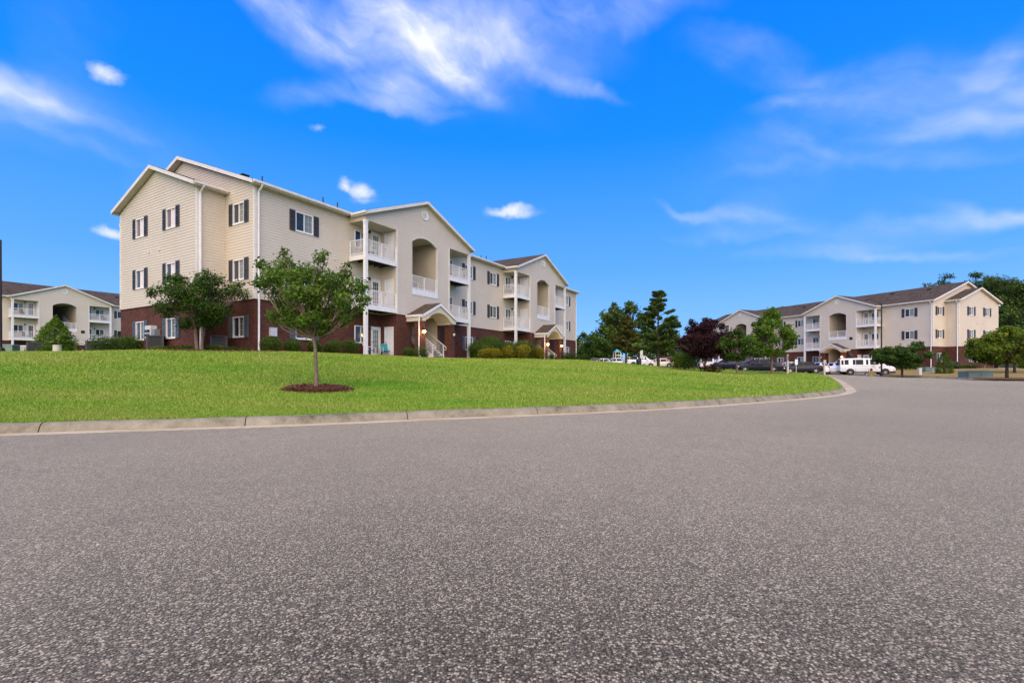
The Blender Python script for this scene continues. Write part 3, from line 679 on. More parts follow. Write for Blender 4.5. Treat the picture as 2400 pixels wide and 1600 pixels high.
    for c in GC:
        for sg in (-1, 1): MB().box((c + sg * 2.894, -PR - .044, BRK + .01), (c + sg * 2.78, -PR + .07, 8.59)).build('corner_board', 'trim_cream', root)
        tr = MB()
        arc_r = (1.38 ** 2 + AR ** 2) / (2 * AR); az = AZS + AR - arc_r; th = math.asin(1.38 / arc_r); pts = [(c - 1.38, AZ0)] + [(c + arc_r * math.sin(-th + 2 * th * i / 14), az + arc_r * math.cos(-th + 2 * th * i / 14)) for i in range(15)] + [(c + 1.38, AZ0)]
        for (x0, z0), (x1, z1) in zip(pts, pts[1:]):
            n = -Vector((z1 - z0, -(x1 - x0))).normalized()   # outward from the opening
            q = [(x0, z0), (x1, z1), (x1 + n.x * .07, z1 + n.y * .07), (x0 + n.x * .07, z0 + n.y * .07)]
            tr.quad([(a, -PR - .048, b) for a, b in q][::-1]); tr.quad([(q[0][0], -PR - .048, q[0][1]), (q[1][0], -PR - .048, q[1][1]), (q[1][0], -PR + .12, q[1][1]), (q[0][0], -PR + .12, q[0][1])])
        tr.build('arch_trim', 'trim_cream', root)
    ss = MB()
    for a, b in ((0, GC[0] - 2.85), (GC[0] + 2.85, GC[1] - 2.85), (GC[1] + 2.85, BL)): ss.box((a + .001, -.045, BRK - .05), (b - .001, .02, BRK + .012))
    for c in GC: ss.box((c - 2.85, -PR - .045, BRK - .05), (c + 2.85, -PR + .02, BRK + .012))
    for x, sg in ((0, -1), (BL, 1)):
        ss.box((x + sg * .045, -.02, BRK - .049), (x - sg * .02, e0 - .05, BRK + .011)); ss.box((x + sg * (ed + .045), e0 - .045, BRK - .05), (x + sg * (ed - .02), e1 + .045, BRK + .012)); ss.box((x + sg * .046, e0 - .044, BRK - .049), (x + sg * (ed - .02), e0 + .02, BRK + .011))
    ss.build('brick_ledge', 'brick', root)
    # ---- windows and doors
    for s in range(3):
        sh = 'b' if s == 0 else 'd'
        for i, x in enumerate(fx): put_window(root, (x, 0, WZ[s]), 0, 'w', 'dark', ('blind', 'mid', 'blind', 'mid')[(i + s) % 4] if s != 2 else 'blind', sh)
        for x, kd in bw:
            if kd == 'win': put_window(root, (x, 0, WZ[s]), 0, 'n', 'dark', 'blind' if s == 2 else 'mid', None, False)
        for x, sg, rot in ((0, -1, -R(90)), (BL, 1, R(90))):
            yy = nwin + 1.09 if sg < 0 else nwin
            put_window(root, (x, yy, WZ[s]), rot, 'n', 'dark', 'mid' if s == 0 else 'blind', sh)
            for y, _ in bwn:
                put_window(root, (x + sg * ed, y + 1.09 if sg < 0 else y, WZ[s]), rot, 'n', 'dark' if (sg > 0 or s == 0) else ('rose' if s == 2 else 'dark'), ('cream' if sg < 0 else 'blind') if s else 'mid', sh, sg > 0 or s == 0)
    # door meshes
    m = MB(); w, h = .87, 2.06
    m.box((0, -.03, 0), (.06, .06, h)).box((w - .06, -.03, 0), (w, .06, h)).box((.06, -.03, h - .06), (w - .06, .06, h)); m.box((.06, .0, 0), (.20, .04, h - .06)).box((w - .20, .0, 0), (w - .06, .04, h - .06)).box((.20, .0, 0), (w - .20, .04, .26)).box((.20, 0, h - .22), (w - .20, .04, h - .06))
    fr = m.mesh('french_door', 'white_door')
    gl = MB().box((.20, .015, .26), (w - .20, .03, h - .22)).mesh('glass', 'pane_blind'); gl2 = MB().box((.20, .015, .26), (w - .20, .03, h - .22)).mesh('glass', 'pane_dark')
    m = MB(); x0, x1, z0, z1 = .20, w - .20, .26, h - .22
    for i in (1, 2): m.box((x0 + (x1 - x0) * i / 3 - .008, .004, z0), (x0 + (x1 - x0) * i / 3 + .008, .0145, z1))
    for i in range(1, 5): m.box((x0, .003, z0 + (z1 - z0) * i / 5 - .008), (x1, .0135, z0 + (z1 - z0) * i / 5 + .008))
    gm = m.mesh('muntin', 'white_trim'); kn = MB().lathe([(.0, -.06), (.03, -.055), (.03, -.02), (.012, -.015), (.012, .0)], 10, (.12, 0, 1.0), 'y').mesh('door_handle', 'black_metal')
    m = MB(); w2 = .85
    m.box((0, -.03, 0), (.07, .06, h)).box((w2 - .07, -.03, 0), (w2, .06, h)).box((.07, -.03, h - .07), (w2 - .07, .06, h)).box((.07, .0, 0), (w2 - .07, .04, h - .07))
    for a, b in ((.16, .38), (.47, .69)):
        for c0, c1 in ((.2, .75), (.95, 1.5), (1.6, 1.85)): m.box((a, -.012, c0), (b, .0, c1))
    stq = m.mesh('storage_door', 'white_door')
    for s in range(3):
        for x, kd in bw:
            if kd == 'door':
                d = mk('french_door', fr, root, (x, 0, FL[s])); mk('glass', gl if s != 1 else gl2, d); mk('muntin', gm, d); mk('door_handle', kn, d)
        for c in GC:
            for sg, rot in ((-1, -R(90)), (1, R(90))):
                d = mk('storage_door', stq, root, (c + sg * 2.85, -.35 if sg < 0 else -1.2, FL[s]), rot); mk('door_handle', kn, d)
    # ---- balconies: floor edge, underside, posts, railings
    def railing(runs, z, bottom=.08, top=.95):
        m = MB()
        for (x0, y0), (x1, y1), ends in runs:
            L = math.hypot(x1 - x0, y1 - y0); dx, dy = (x1 - x0) / L, (y1 - y0) / L
            m.beam((x0, y0, z + top), (x1, y1, z + top), .06, .045); m.beam((x0, y0, z + bottom), (x1, y1, z + bottom), .04, .05)
            n = int(L / .11)
            for i in range(1, n):
                t = i / n * L; px, py = x0 + dx * t, y0 + dy * t; m.box((px - .011, py - .011, z + bottom), (px + .011, py + .011, z + top))
            for t in ends: px, py = x0 + dx * L * t, y0 + dy * L * t; m.box((px - .032, py - .032, z), (px + .032, py + .032, z + top + .03))
        return m
    for c in GC:
        for sg in (-1, 1):
            xo = c + sg * 5.68; xi = c + sg * 2.882
            for s in (1, 2):
                z = FL[s]; a, b = sorted((xo, xi))
                m = MB(); m.box((a, -PR - .03, z - .32), (b, -PR + .02, z + .0)); ox = xo; m.box((ox, -PR + .02, z - .32), (ox - sg * .05, -.05, z + .0))
                ba = m.build('balcony', 'white_trim', root)
                a2, b2 = sorted((xo - sg * .05, xi)); MB().box((a2 + .001, -PR + .021, z - .10), (b2 - .001, -.051, z - .02)).build('balcony_floor', 'wood_dark', ba)
                j = MB()
                for i in range(6): xx = a2 + (b2 - a2) * (i + .5) / 6; j.box((xx - .02, -PR + .022, z - .29), (xx + .02, -.06, z - .101))
                j.build('joist', 'wood_dark', ba)
                railing([((xo - sg * .16, -PR + .05), (xi, -PR + .05), (.5, .985)), ((xo - sg * .05, -PR + .1), (xo - sg * .05, -.06), (.97,))], z).build('railing', 'white_trim', ba)
            px = c + sg * 5.56; py = -PR + .07
            pm = MB(); pm.box((px - .105, py - .105, -.7), (px + .105, py + .105, 8.6)).box((px - .125, py - .125, -.05), (px + .125, py + .125, .12)).box((px - .125, py - .125, 8.45), (px + .125, py + .125, 8.599)); pm.build('porch_post', 'white_trim', root)
        # landing band and rail behind the arch
        MB().box((c - 1.40, -PR - .05, 4.45), (c + 1.40, -PR + .015, 4.87)).build('landing_edge', 'white_trim', root)
        railing([((c - 1.36, -PR + .05), (c + 1.36, -PR + .05), (.02, .5, .98))], 4.87).build('railing', 'white_trim', root)
        # stairs
        def flight(y0, z0, y1, z1, xa, xb, nm):
            m = MB(); n = int(abs(z1 - z0) / .178)
            for i in range(n):
                a = y0 + (y1 - y0) * i / n; b = y0 + (y1 - y0) * (i + 1) / n; z = z0 + (z1 - z0) * (i + 1) / n
                m.box((xa, min(a, b), z - .05), (xb, max(a, b) + .02, z))
            st = m.build(nm, 'concrete_slab', root); r = MB(); g = .06
            for x in (xa, xb):
                r.beam((x, y0, z0 - .05), (x, y1, z1 - .05), .05, .26); r.beam((x, y0, z0 + .95), (x, y1, z1 + .95), .05, .05); r.beam((x, y0, z0 + .16), (x, y1, z1 + .16), .04, .04)
                k = int(abs(y1 - y0) / .12)
                for i in range(k + 1): t = i / k; yy = y0 + (y1 - y0) * t; zz = z0 + (z1 - z0) * t; r.box((x - .01, yy - .01, zz + .16), (x + .01, yy + .01, zz + .95))
                r.box((x - .03, y0 - .03, z0 - .1), (x + .03, y0 + .03, z0 + 1.0))
                # loop at the foot of the rail
                r.tube([(x, y0, z0 + .95), (x, y0 - .22, z0 + .80), (x, y0 - .26, z0 + .68), (x, y0 - .2, z0 + .60), (x, y0, z0 + .58)], .022, 6)
            r.build('stair_rail', 'white_trim', st)
        flight(-2.15, .0, 2.6, FL[1], c + .12, c + 1.36, 'stair'); flight(4.2, FL[1], .35, 4.86, c - 1.36, c - .12, 'stair'); flight(.35, 4.86, 4.2, FL[2], c + .12, c + 1.36, 'stair')
        # ---- entrance canopy
        cy0, cy1 = -PR - .02, -3.0; hw, ez, rz = 1.95, 2.92, 3.90
        m = MB()
        for sg in (-1, 1):
            L = math.hypot(hw, rz - ez); q = [(c, cy0, rz), (c, cy1, rz), (c + sg * hw, cy1, ez), (c + sg * hw, cy0, ez)]; uv = [(0, L), (1.5, L), (1.5, 0), (0, 0)]
            m.quad(q if sg < 0 else q[::-1], uv if sg < 0 else uv[::-1])
            q2 = [(x, y, z - .05) for x, y, z in q]; m.quad(q2[::-1] if sg < 0 else q2); m.quad([q[1], q[2], q2[2], q2[1]]); m.quad([q[2], q[3], q2[3], q2[2]])
        cn = m.build('canopy', 'shingle', root); m = MB()
        for sg in (-1, 1):
            m.beam((c, cy1 + .02, rz - .145), (c + sg * (hw + .0), cy1 + .02, ez - .145), .06, .18, (0, 1, 0)) if False else m.quad([(c, cy1 - .012, rz - .03), (c + sg * hw, cy1 - .012, ez - .03), (c + sg * hw, cy1 - .012, ez - .23), (c, cy1 - .012, rz - .23)][:: (-1 if sg > 0 else 1)][::-1])
            m.quad([(c, cy1 - .012, rz - .23), (c + sg * hw, cy1 - .012, ez - .23), (c + sg * hw, cy1 + .04, ez - .23), (c, cy1 + .04, rz - .23)])
            a = c + sg * hw; m.box((a, cy1 - .012, ez - .23), (a - sg * .05, cy0, ez - .051)); m.box((a + sg * .10, cy1 + .02, ez - .15), (a + sg * .001, cy0, ez - .03))
        m.build('canopy_fascia', 'white_trim', cn)
        # arched gable panel and soffit of the canopy
        m = MB(); hwI = 1.27; spring, rise = 2.62, .55; rr = (hwI ** 2 + rise ** 2) / (2 * rise); zc_ = spring + rise - rr
        for yy, fl in ((cy1 + .10, False), (cy1 + .26, True)):
            n = 18; xs = [-hw + .05 + (2 * hw - .1) * i / n for i in range(n + 1)]
            for x0, x1 in zip(xs, xs[1:]):
                def topz(x): return rz - .23 - (rz - ez) * abs(x) / hw + .02
                def botz(x): return 2.5 if abs(x) >= hwI else zc_ + math.sqrt(max(0, rr * rr - x * x))
                b0, b1, t0, t1 = botz(x0), botz(x1), topz(x0), topz(x1)
                if abs(x0) >= hwI and abs(x1) < hwI: b0 = spring
                q = [(c + x0, yy, b0), (c + x1, yy, b1), (c + x1, yy, max(t1, b1)), (c + x0, yy, max(t0, b0))]; m.quad(q if not fl else q[::-1])
                if not fl: m.quad([(c + x0, yy, b0), (c + x0, cy0, b0), (c + x1, cy0, b1), (c + x1, yy, b1)])
        for sg in (-1, 1):
            m.quad([(c + sg * (hw - .05), cy1 + .26, 2.69), (c + sg * 1.27, cy1 + .26, 2.69), (c + sg * 1.27, cy0, 2.69), (c + sg * (hw - .05), cy0, 2.69)])
            m.box((c + sg * 1.35, cy1 + .27, 2.46), (c + sg * 1.95, cy0 - .001, 2.68))
        m.build('canopy_gable', 'siding', cn)
        for sg in (-1, 1):
            a_, b_ = sorted((c + sg * 5.8, c + sg * 2.86)); MB().box((a_, -PR - .25, -.9), (b_, -.02, -.005)).build('patio_slab', 'concrete_slab', root)
            m = MB(); x = c + sg * 1.66; m.box((x - .26, cy1 + .24, -1.0), (x + .26, cy1 + .76, 2.455)); col = m.build('brick_column', 'brick', root)
            MB().box((x - .29, cy1 + .21, -.9), (x + .29, cy1 + .79, .02)).build('column_base', 'brick', col)
        MB().box((c - 1.9, cy1 - .3, -1.0), (c + 1.9, cy0, -.02)).build('entry_pad', 'concrete_slab', root)
        m = MB(); x = c - hw - .05; m.tube([(x, cy1 + .3, ez - .12), (x + .02, cy1 + .26, ez - .28), (c - 1.98, cy1 + .3, ez - .5), (c - 1.98, cy1 + .3, .1), (c - 2.02, cy1 + .1, -.02)], .045, 6); m.build('downspout', 'white_trim', root)
    # ---- roofs
    OH = .4; EZ = WT + .22
    def roof_poly(m, pts, eave_dir_axis):
        n = (Vector(pts[1]) - Vector(pts[0])).cross(Vector(pts[2]) - Vector(pts[0]))
        if n.z < 0: pts = pts[::-1]
        uv = [(p[0] if eave_dir_axis == 0 else p[1], (p[2]) * 2.9) for p in pts]; m.quad(pts, uv)
    m = MB(); rx = .35; rz_ = EZ + SL * (BD / 2 + OH)
    roof_poly(m, [(-rx, -OH, EZ), (BL + rx, -OH, EZ), (BL + rx, BD / 2, rz_), (-rx, BD / 2, rz_)], 0); roof_poly(m, [(-rx, BD + OH, EZ), (BL + rx, BD + OH, EZ), (BL + rx, BD / 2, rz_), (-rx, BD / 2, rz_)], 0)
    bz = EZ + SL * ((e1 - e0) / 2 + OH)
    for x, sg in ((0, -1), (BL, 1)):
        xo = x + sg * (ed + rx); xi = x + sg * .003
        for ye in (e0 - OH, e1 + OH): roof_poly(m, [(xi, ye, EZ + .002), (xo, ye, EZ + .002), (xo, yc, bz), (xi, yc, bz)], 0)
    gs = .39; gh = 5.85; gz = 9.06; gr = gz + gs * gh
    for c in GC:
        yb = (gr - EZ) / SL - OH; yv = max(-OH, (gz + .02 - EZ) / SL - OH)
        for sg in (-1, 1): roof_poly(m, [(c + sg * gh, -PR - .32, gz + .02), (c, -PR - .32, gr + .02), (c, yb + .1, gr + .02), (c + sg * gh, -OH + .0, gz + .02)], 1)
    rf = m.build('roof', 'shingle', root)
    # fascia, soffits, gutters
    m = MB(); so = MB(); gt = MB(); ft = .17
    for y, s in ((-OH, -1), (BD + OH, 1)):
        spans = [(-rx, BL + rx)] if s > 0 else [(-rx, GC[0] - gh + .02), (GC[0] + gh - .02, GC[1] - gh + .02), (GC[1] + gh - .02, BL + rx)]
        for a, b in spans:
            m.box((a, y, EZ - .03 - ft), (b, y - s * .025, EZ - .012)); gt.box((a + .01, y + s * .002, EZ - .14), (b - .01, y + s * .115, EZ - .01))
            yw = 0 if s < 0 else BD; lo, hi = sorted((y - s * .026, yw)); so.quad([(a, lo, EZ - ft - .02), (a, hi, EZ - ft - .02), (b, hi, EZ - ft - .02), (b, lo, EZ - ft - .02)])
    def rake(x, yA, zA, yB, zB, sg, wallx):
        """sloped white barge board at x with a soffit strip back to the wall"""
        for d0, d1, t0 in ((.0, .03, .02),):
            q = [(x + sg * .03, yA, zA - .012), (x + sg * .03, yB, zB - .012), (x + sg * .03, yB, zB - .012 - .21), (x + sg * .03, yA, zA - .012 - .21)]
            m.quad(q); m.quad([q[3], q[2], (x - sg * .0, yB, zB - .222), (x - sg * .0, yA, zA - .222)]); m.quad([q[0], q[1], (x, yB, zB - .012), (x, yA, zA - .012)])
        so.quad([(x, yA, zA - .205), (x, yB, zB - .205), (wallx, yB, zB - .205), (wallx, yA, zA - .205)])
    for x, sg in ((-rx, -1), (BL + rx, 1)):
        w0 = 0 if sg < 0 else BL
        rake(x, -OH, EZ, BD / 2, rz_, sg, w0); rake(x, BD + OH, EZ, BD / 2, rz_, sg, w0)
        xb = w0 + sg * (ed + rx)
        rake(xb, e0 - OH, EZ, yc, bz, sg, w0 + sg * ed); rake(xb, e1 + OH, EZ, yc, bz, sg, w0 + sg * ed)
        for ye, s2, yw in ((e0 - OH, -1, e0), (e1 + OH, 1, e1)):
            a, b = sorted((w0 + sg * .003, xb)); m.box((a, ye, EZ - .03 - ft), (b, ye - s2 * .025, EZ - .012)); gt.box((a + .01, ye + s2 * .002, EZ - .14), (b - .01, ye + s2 * .11, EZ - .01))
            lo, hi = sorted((ye - s2 * .026, yw)); so.quad([(a, lo, EZ - ft - .02), (a, hi, EZ - ft - .02), (b, hi, EZ - ft - .02), (b, lo, EZ - ft - .02)])
    for c in GC:
        yF = -PR - .32
        for sg in (-1, 1):
            q = [(c, yF - .02, gr + .01), (c + sg * gh, yF - .02, gz + .01), (c + sg * gh, yF - .02, gz - .2), (c, yF - .02, gr - .2)]
            m.quad(q if sg > 0 else q[::-1]); m.quad([(c, yF - .02, gr - .2), (c + sg * gh, yF - .02, gz - .2), (c + sg * gh, yF + .02, gz - .2), (c, yF + .02, gr - .2)]); m.quad([(c, yF - .02, gr + .01), (c + sg * gh, yF - .02, gz + .01), (c + sg * gh, yF + .01, gz + .012), (c, yF + .01, gr + .012)])
            so.quad([(c, yF + .02, gr - .19), (c + sg * gh, yF + .02, gz - .19), (c + sg * gh, -PR, gz - .19), (c, -PR, gr - .19)])
            xg = c + sg * gh; m.box((xg, yF - .02, gz - .2), (xg - sg * .03, -OH - .001, gz - .005)); gt.box((xg + sg * .001, yF, gz - .13), (xg + sg * .11, -OH - .12, gz))
            a, b = sorted((c + sg * 5.62, xg - sg * .031)); so.quad([(a, yF, gz - .19), (a, 0, gz - .19), (b, 0, gz - .19), (b, yF, gz - .19)])
            tri = MB()
        v = MB(); v.lathe([(.0, -.012), (.25, -.012), (.30, -.05), (.34, -.05), (.34, 0)], 24, (c, -PR - .02, 10.35), 'y')
        vent = v.build('gable_vent', 'white_trim', root, True)
        lv = MB()
        for i in range(-3, 4): zz = 10.35 + i * .065; hw_ = math.sqrt(max(0, .24 ** 2 - (zz - 10.35) ** 2)); lv.quad([(c - hw_, -PR - .036, zz - .02), (c + hw_, -PR - .036, zz - .02), (c + hw_, -PR - .05, zz + .02), (c - hw_, -PR - .05, zz + .02)])
        lv.build('louvre', 'trim_cream', vent)
    m.build('fascia', 'trim_cream', root); so.build('eave_soffit', 'soffit', root); gt.build('gutter', 'trim_cream', root)
    # downspouts
    def spout(pts, foot): m = MB(); m.tube(pts + [foot], .055, 6, True); m.build('downspout', 'white_trim', root, 40)
    for x in (.16, BL - .16): spout([(x, -OH - .06, EZ - .1), (x, -OH - .04, EZ - .22), (x, -.1, EZ - .5), (x, -.1, BRK + .2), (x, -.13, BRK - .1), (x, -.13, .15)], (x, -.35, -.03))
    for x, sg in ((0, -1), (BL, 1)):
        xx = x + sg * (ed - .12); spout([(xx, e0 - OH - .06, EZ - .1), (xx, e0 - OH - .04, EZ - .2), (xx, e0 - .1, EZ - .45), (xx, e0 - .1, BRK + .2), (xx, e0 - .13, BRK - .1), (xx, e0 - .13, .15)], (xx, e0 - .35, -.03))
        xx = x + sg * (ed - .12); spout([(xx, e1 + OH + .06, EZ - .1), (xx, e1 + OH, EZ - .2), (xx, e1 + .1, EZ - .45), (xx, e1 + .1, BRK + .2), (xx, e1 + .13, BRK - .1), (xx, e1 + .13, .15)], (xx, e1 + .35, -.03))
    # roof vents
    def rz_at(y): return EZ + SL * (y + OH)
    for x, y in ((2.0, 2.5), (5.3, 1.2), (6.6, 1.4), (22.0, 2.4), (24.5, 1.5), (28, 4.5), (36, 2.0), (38.5, 3.0), (40.5, 1.6), (41.2, 2.6)):
        MB().tube([(x, y, rz_at(y) - .1), (x, y, rz_at(y) + .42)], .04, 8).lathe([(.09, 0), (.06, .05), (.05, .06)], 8, (x, y, rz_at(y))).build('vent_pipe', 'black_metal', root)
    for x, y in ((1.2, 3.0), (20.5, 4.6), (23.0, 4.6), (34.5, 5.6), (39.5, 5.4)):
        z = rz_at(y); MB().box((x - .18, y - .18, z - .15), (x + .18, y + .18, z + .08)).box((x - .22, y - .22, z + .08), (x + .22, y + .22, z + .12)).build('roof_vent', 'black_metal', root)
    # balcony wall lamps, small dryer vents
    for c in GC:
        for sg in (-1, 1):
            for s in range(3):
                x = c + sg * 3.98; z = FL[s] + 1.9; MB().lathe([(.02, -.02), (.06, 0), (.085, .08), (.07, .16), (.02, .2)], 10, (x, -.10, z)).box((x - .03, -.06, z + .05), (x + .03, -.001, z + .14)).build('porch_lamp', 'black_metal', root)
    m = MB()
    for x, z in ((5.2, 6.05), (21.2, 6.2), (21.6, 6.2), (38.0, 6.1)): MB().box((x - .06, -.07, z - .05), (x + .06, -.015, z + .05)).build('dryer_vent', 'trim_cream', root)
    for y, z in ((6.9, 6.1), (8.2, 6.1)):
        for x, sg in ((0, -1), (BL, 1)): xx = x + sg * (ed + .02); MB().box((xx, y - .06, z - .06), (xx + sg * .06, y + .06, z + .06)).build('dryer_vent', 'trim_cream', root)
    # entrance lanterns (unlit bodies; the lit globes are set per building)
    return root
def lantern(par, c, sg, lit):
    x = c + sg * 1.66; y = -3.0 + .24
    m = MB(); m.box((x - .04, y - .12, 1.86), (x + .04, y - .001, 1.92)); m.lathe([(.0, .34), (.05, .30), (.11, .22), (.11, .20)], 8, (x, y - .14, 1.62)); m.lathe([(.07, .0), (.03, -.05), (.0, -.08)], 8, (x, y - .14, 1.62))
    o = m.build('lantern', 'black_metal', par); MB().lathe([(.0, .0), (.06, .0), (.095, .10), (.095, .17), (.08, .20), (.0, .205)], 12, (x, y - .14, 1.62)).build('lantern_globe', 'lamp_glow' if lit else 'lamp_off', o, True)
    if lit:
        ld = bpy.data.lights.new('lantern_light', 'POINT'); ld.energy = 9; ld.specular_factor = .1; ld.color = (1, .58, .22); ld.shadow_soft_size = .08
        lo = link(bpy.data.objects.new('lantern_light', ld)); lo.parent = par; lo.location = (x, y - .36, 1.70)

proto = make_building()
proto.location = (CO.x, CO.y, MAIN_Z); proto.rotation_euler = (0, 0, math.atan2(U.y, U.x))
tag(proto, 'long three storey cream apartment building on the green lawn, nearest to the road', 'building', 'apartment buildings')
left_b = copy_tree(proto); a = R(31.907); d = Vector((math.sin(a), math.cos(a))); o_ = Vector((-67.40, 73.73)) - d * 12.0
left_b.location = (o_.x, o_.y, 2.418); left_b.rotation_euler = (0, 0, math.atan2(d.y, d.x))
tag(left_b, 'cream apartment building partly hidden behind the left end of the nearest one', 'building', 'apartment buildings')
right_b = copy_tree(proto); a = R(-21.693); d = Vector((math.sin(a), math.cos(a))); o_ = Vector((56.494, 66.188)) + d * BL
right_b.location = (o_.x, o_.y, 1.45); right_b.rotation_euler = (0, 0, math.atan2(-d.y, -d.x))
tag(right_b, 'cream apartment building behind the parked cars across the road on the right', 'building', 'apartment buildings')
for b_, lits in ((proto, ((1, 0), (1, 1))), (left_b, ((0, 0), (0, 0))), (right_b, ((0, 0), (0, 1)))):
    for c, (l0, l1) in zip(GC, lits): lantern(b_, c, -1, l0); lantern(b_, c, 1, l1)
for b_, x in ((left_b, GC[0] + 2.1), (right_b, GC[1] + 2.1)): MB().box((x - .22, -PR - .06, 4.35), (x + .22, -PR - .022, 4.75)).build('number_plaque', 'black_metal', b_)

# ------------------------------------------------------------------ vegetation helpers
def unit(n):
    v = rng.normal(size=(n, 3)); return v / np.linalg.norm(v, axis=1)[:, None]
def leaves(centres, size, up=.35, aspect=.55, out=None, droop=0):
    """one diamond leaf per centre -> (n*4,3) verts"""
    n = len(centres); nor = unit(n)
    if out is not None: nor = nor * .8 + out * .6
    nor[:, 2] += up; nor /= np.linalg.norm(nor, axis=1)[:, None]
    t = np.cross(nor, unit(n)); t /= np.linalg.norm(t, axis=1)[:, None] + 1e-9; b = np.cross(nor, t)
    s = size * rng.uniform(.45, 1.5, (n, 1)); t = t * s * .5; b = b * s * .5 * aspect
    c = centres; fold = nor * s * .09
    return np.stack([c - t, c - b + fold, c + t, c + b + fold], 1).reshape(-1, 3)
def clump_points(clumps, dens, shell=.55, flat=.85):
    P, O, T = [], [], []
    tot = sum(c[3] ** 2 for c in clumps)
    for (x, y, z, r) in clumps:
        n = max(6, int(dens * r * r)); d = unit(n); rad = rng.uniform(0, 1, n) ** (1 / 3); rad = shell + (1 - shell) * rad
        rad *= rng.uniform(.55, 1.12, n)
        # lumpy: knobs on the ball
        ph = rng.uniform(0, 6.28, 3); lump = 1 + .22 * np.sin(d[:, 0] * 5 + ph[0]) * np.sin(d[:, 1] * 5 + ph[1]) + .15 * np.sin(d[:, 2] * 7 + ph[2])
        p = d * (rad * lump * r)[:, None]; p[:, 2] *= flat
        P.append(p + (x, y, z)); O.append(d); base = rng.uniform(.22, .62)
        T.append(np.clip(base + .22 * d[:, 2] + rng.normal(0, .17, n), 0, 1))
    return np.concatenate(P), np.concatenate(O), np.concatenate(T)
def limb_path(a, b, sag=.12, n=5):
    a, b = Vector(a), Vector(b); L = (b - a).length; pts = []
    j = Vector((random.uniform(-1, 1), random.uniform(-1, 1), random.uniform(-.3, .3))) * L * .07
    for i in range(n + 1):
        t = i / n; p = a.lerp(b, t); p.z += math.sin(t * math.pi) * L * -sag * .5 if sag else 0; p += j * math.sin(t * math.pi * 1.0); pts.append(p)
    return pts
def tree(name, label, cat, x, y, z, trunks, clumps, leaf, leafmat, dens, bark='bark', group=None, shell=.45, fork=None, twig=.013, extra=None, aspect=.55, flat=.9):
    """trunks: list of (points, radii) in local metres; clumps: (x,y,z,r)"""
    root = empty(name, (x, y, z)); tag(root, label, cat, group)
    m = MB(); forks = []
    for pts, rad in trunks: m.tube(pts, rad, 9); forks.append(Vector(pts[-1]))
    for i, c in enumerate(clumps):
        e = Vector(c[:3]); f = min(forks, key=lambda q: (q - e).length) if fork is None else Vector(fork)
        L = (e - f).length
        if L < .15: continue
        p = limb_path(f, e, .18); r0 = min(trunks[0][1][-1] * .7, .010 + .016 * L); m.tube(p, [r0 + (twig - r0) * t / 5 for t in range(6)], 6, False)
        for k_ in range(3):
            q = e + Vector(unit(1)[0]) * c[3] * .85; m.tube(limb_path(p[3 + k_ % 2], q, 0, 3), [twig * .9, twig * .7, twig * .5, twig * .3], 4, False)
    m.build('trunk', bark, root, 60)
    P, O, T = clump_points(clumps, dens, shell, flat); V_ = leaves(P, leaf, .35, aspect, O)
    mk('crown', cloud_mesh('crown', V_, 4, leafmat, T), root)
    if extra: extra(root, P)
    return root
def auto_clumps(w, h, z0, n, r, shape='round', seed=None, depth=None):
    rd = random.Random(seed); out = []; d = depth or w
    for i in range(n * 6):
        if len(out) >= n: break
        t = rd.random(); a = rd.uniform(0, 2 * math.pi)
        if shape == 'round': k = math.sqrt(max(0, 1 - (2 * t - 1) ** 2))
        elif shape == 'vase': k = min(1, .45 + t * 1.1) * (1 if t < .7 else math.sqrt(max(0.05, 1 - ((t - .7) / .32) ** 2)))
        elif shape == 'cone': k = max(.06, 1 - t) * (1 if t > .08 else .8)
        elif shape == 'egg': k = math.sin(math.pi * (t ** .62)) ** .8
        else: k = 1
        q = math.sqrt(rd.uniform(.18, 1)); rr = r * rd.uniform(.7, 1.25) * (.55 + .45 * k)
        out.append((math.cos(a) * w / 2 * k * q, math.sin(a) * d / 2 * k * q, z0 + h * t, rr))
    return out
def W(px, d): return ((px - 1200) / 1156 * d, d)

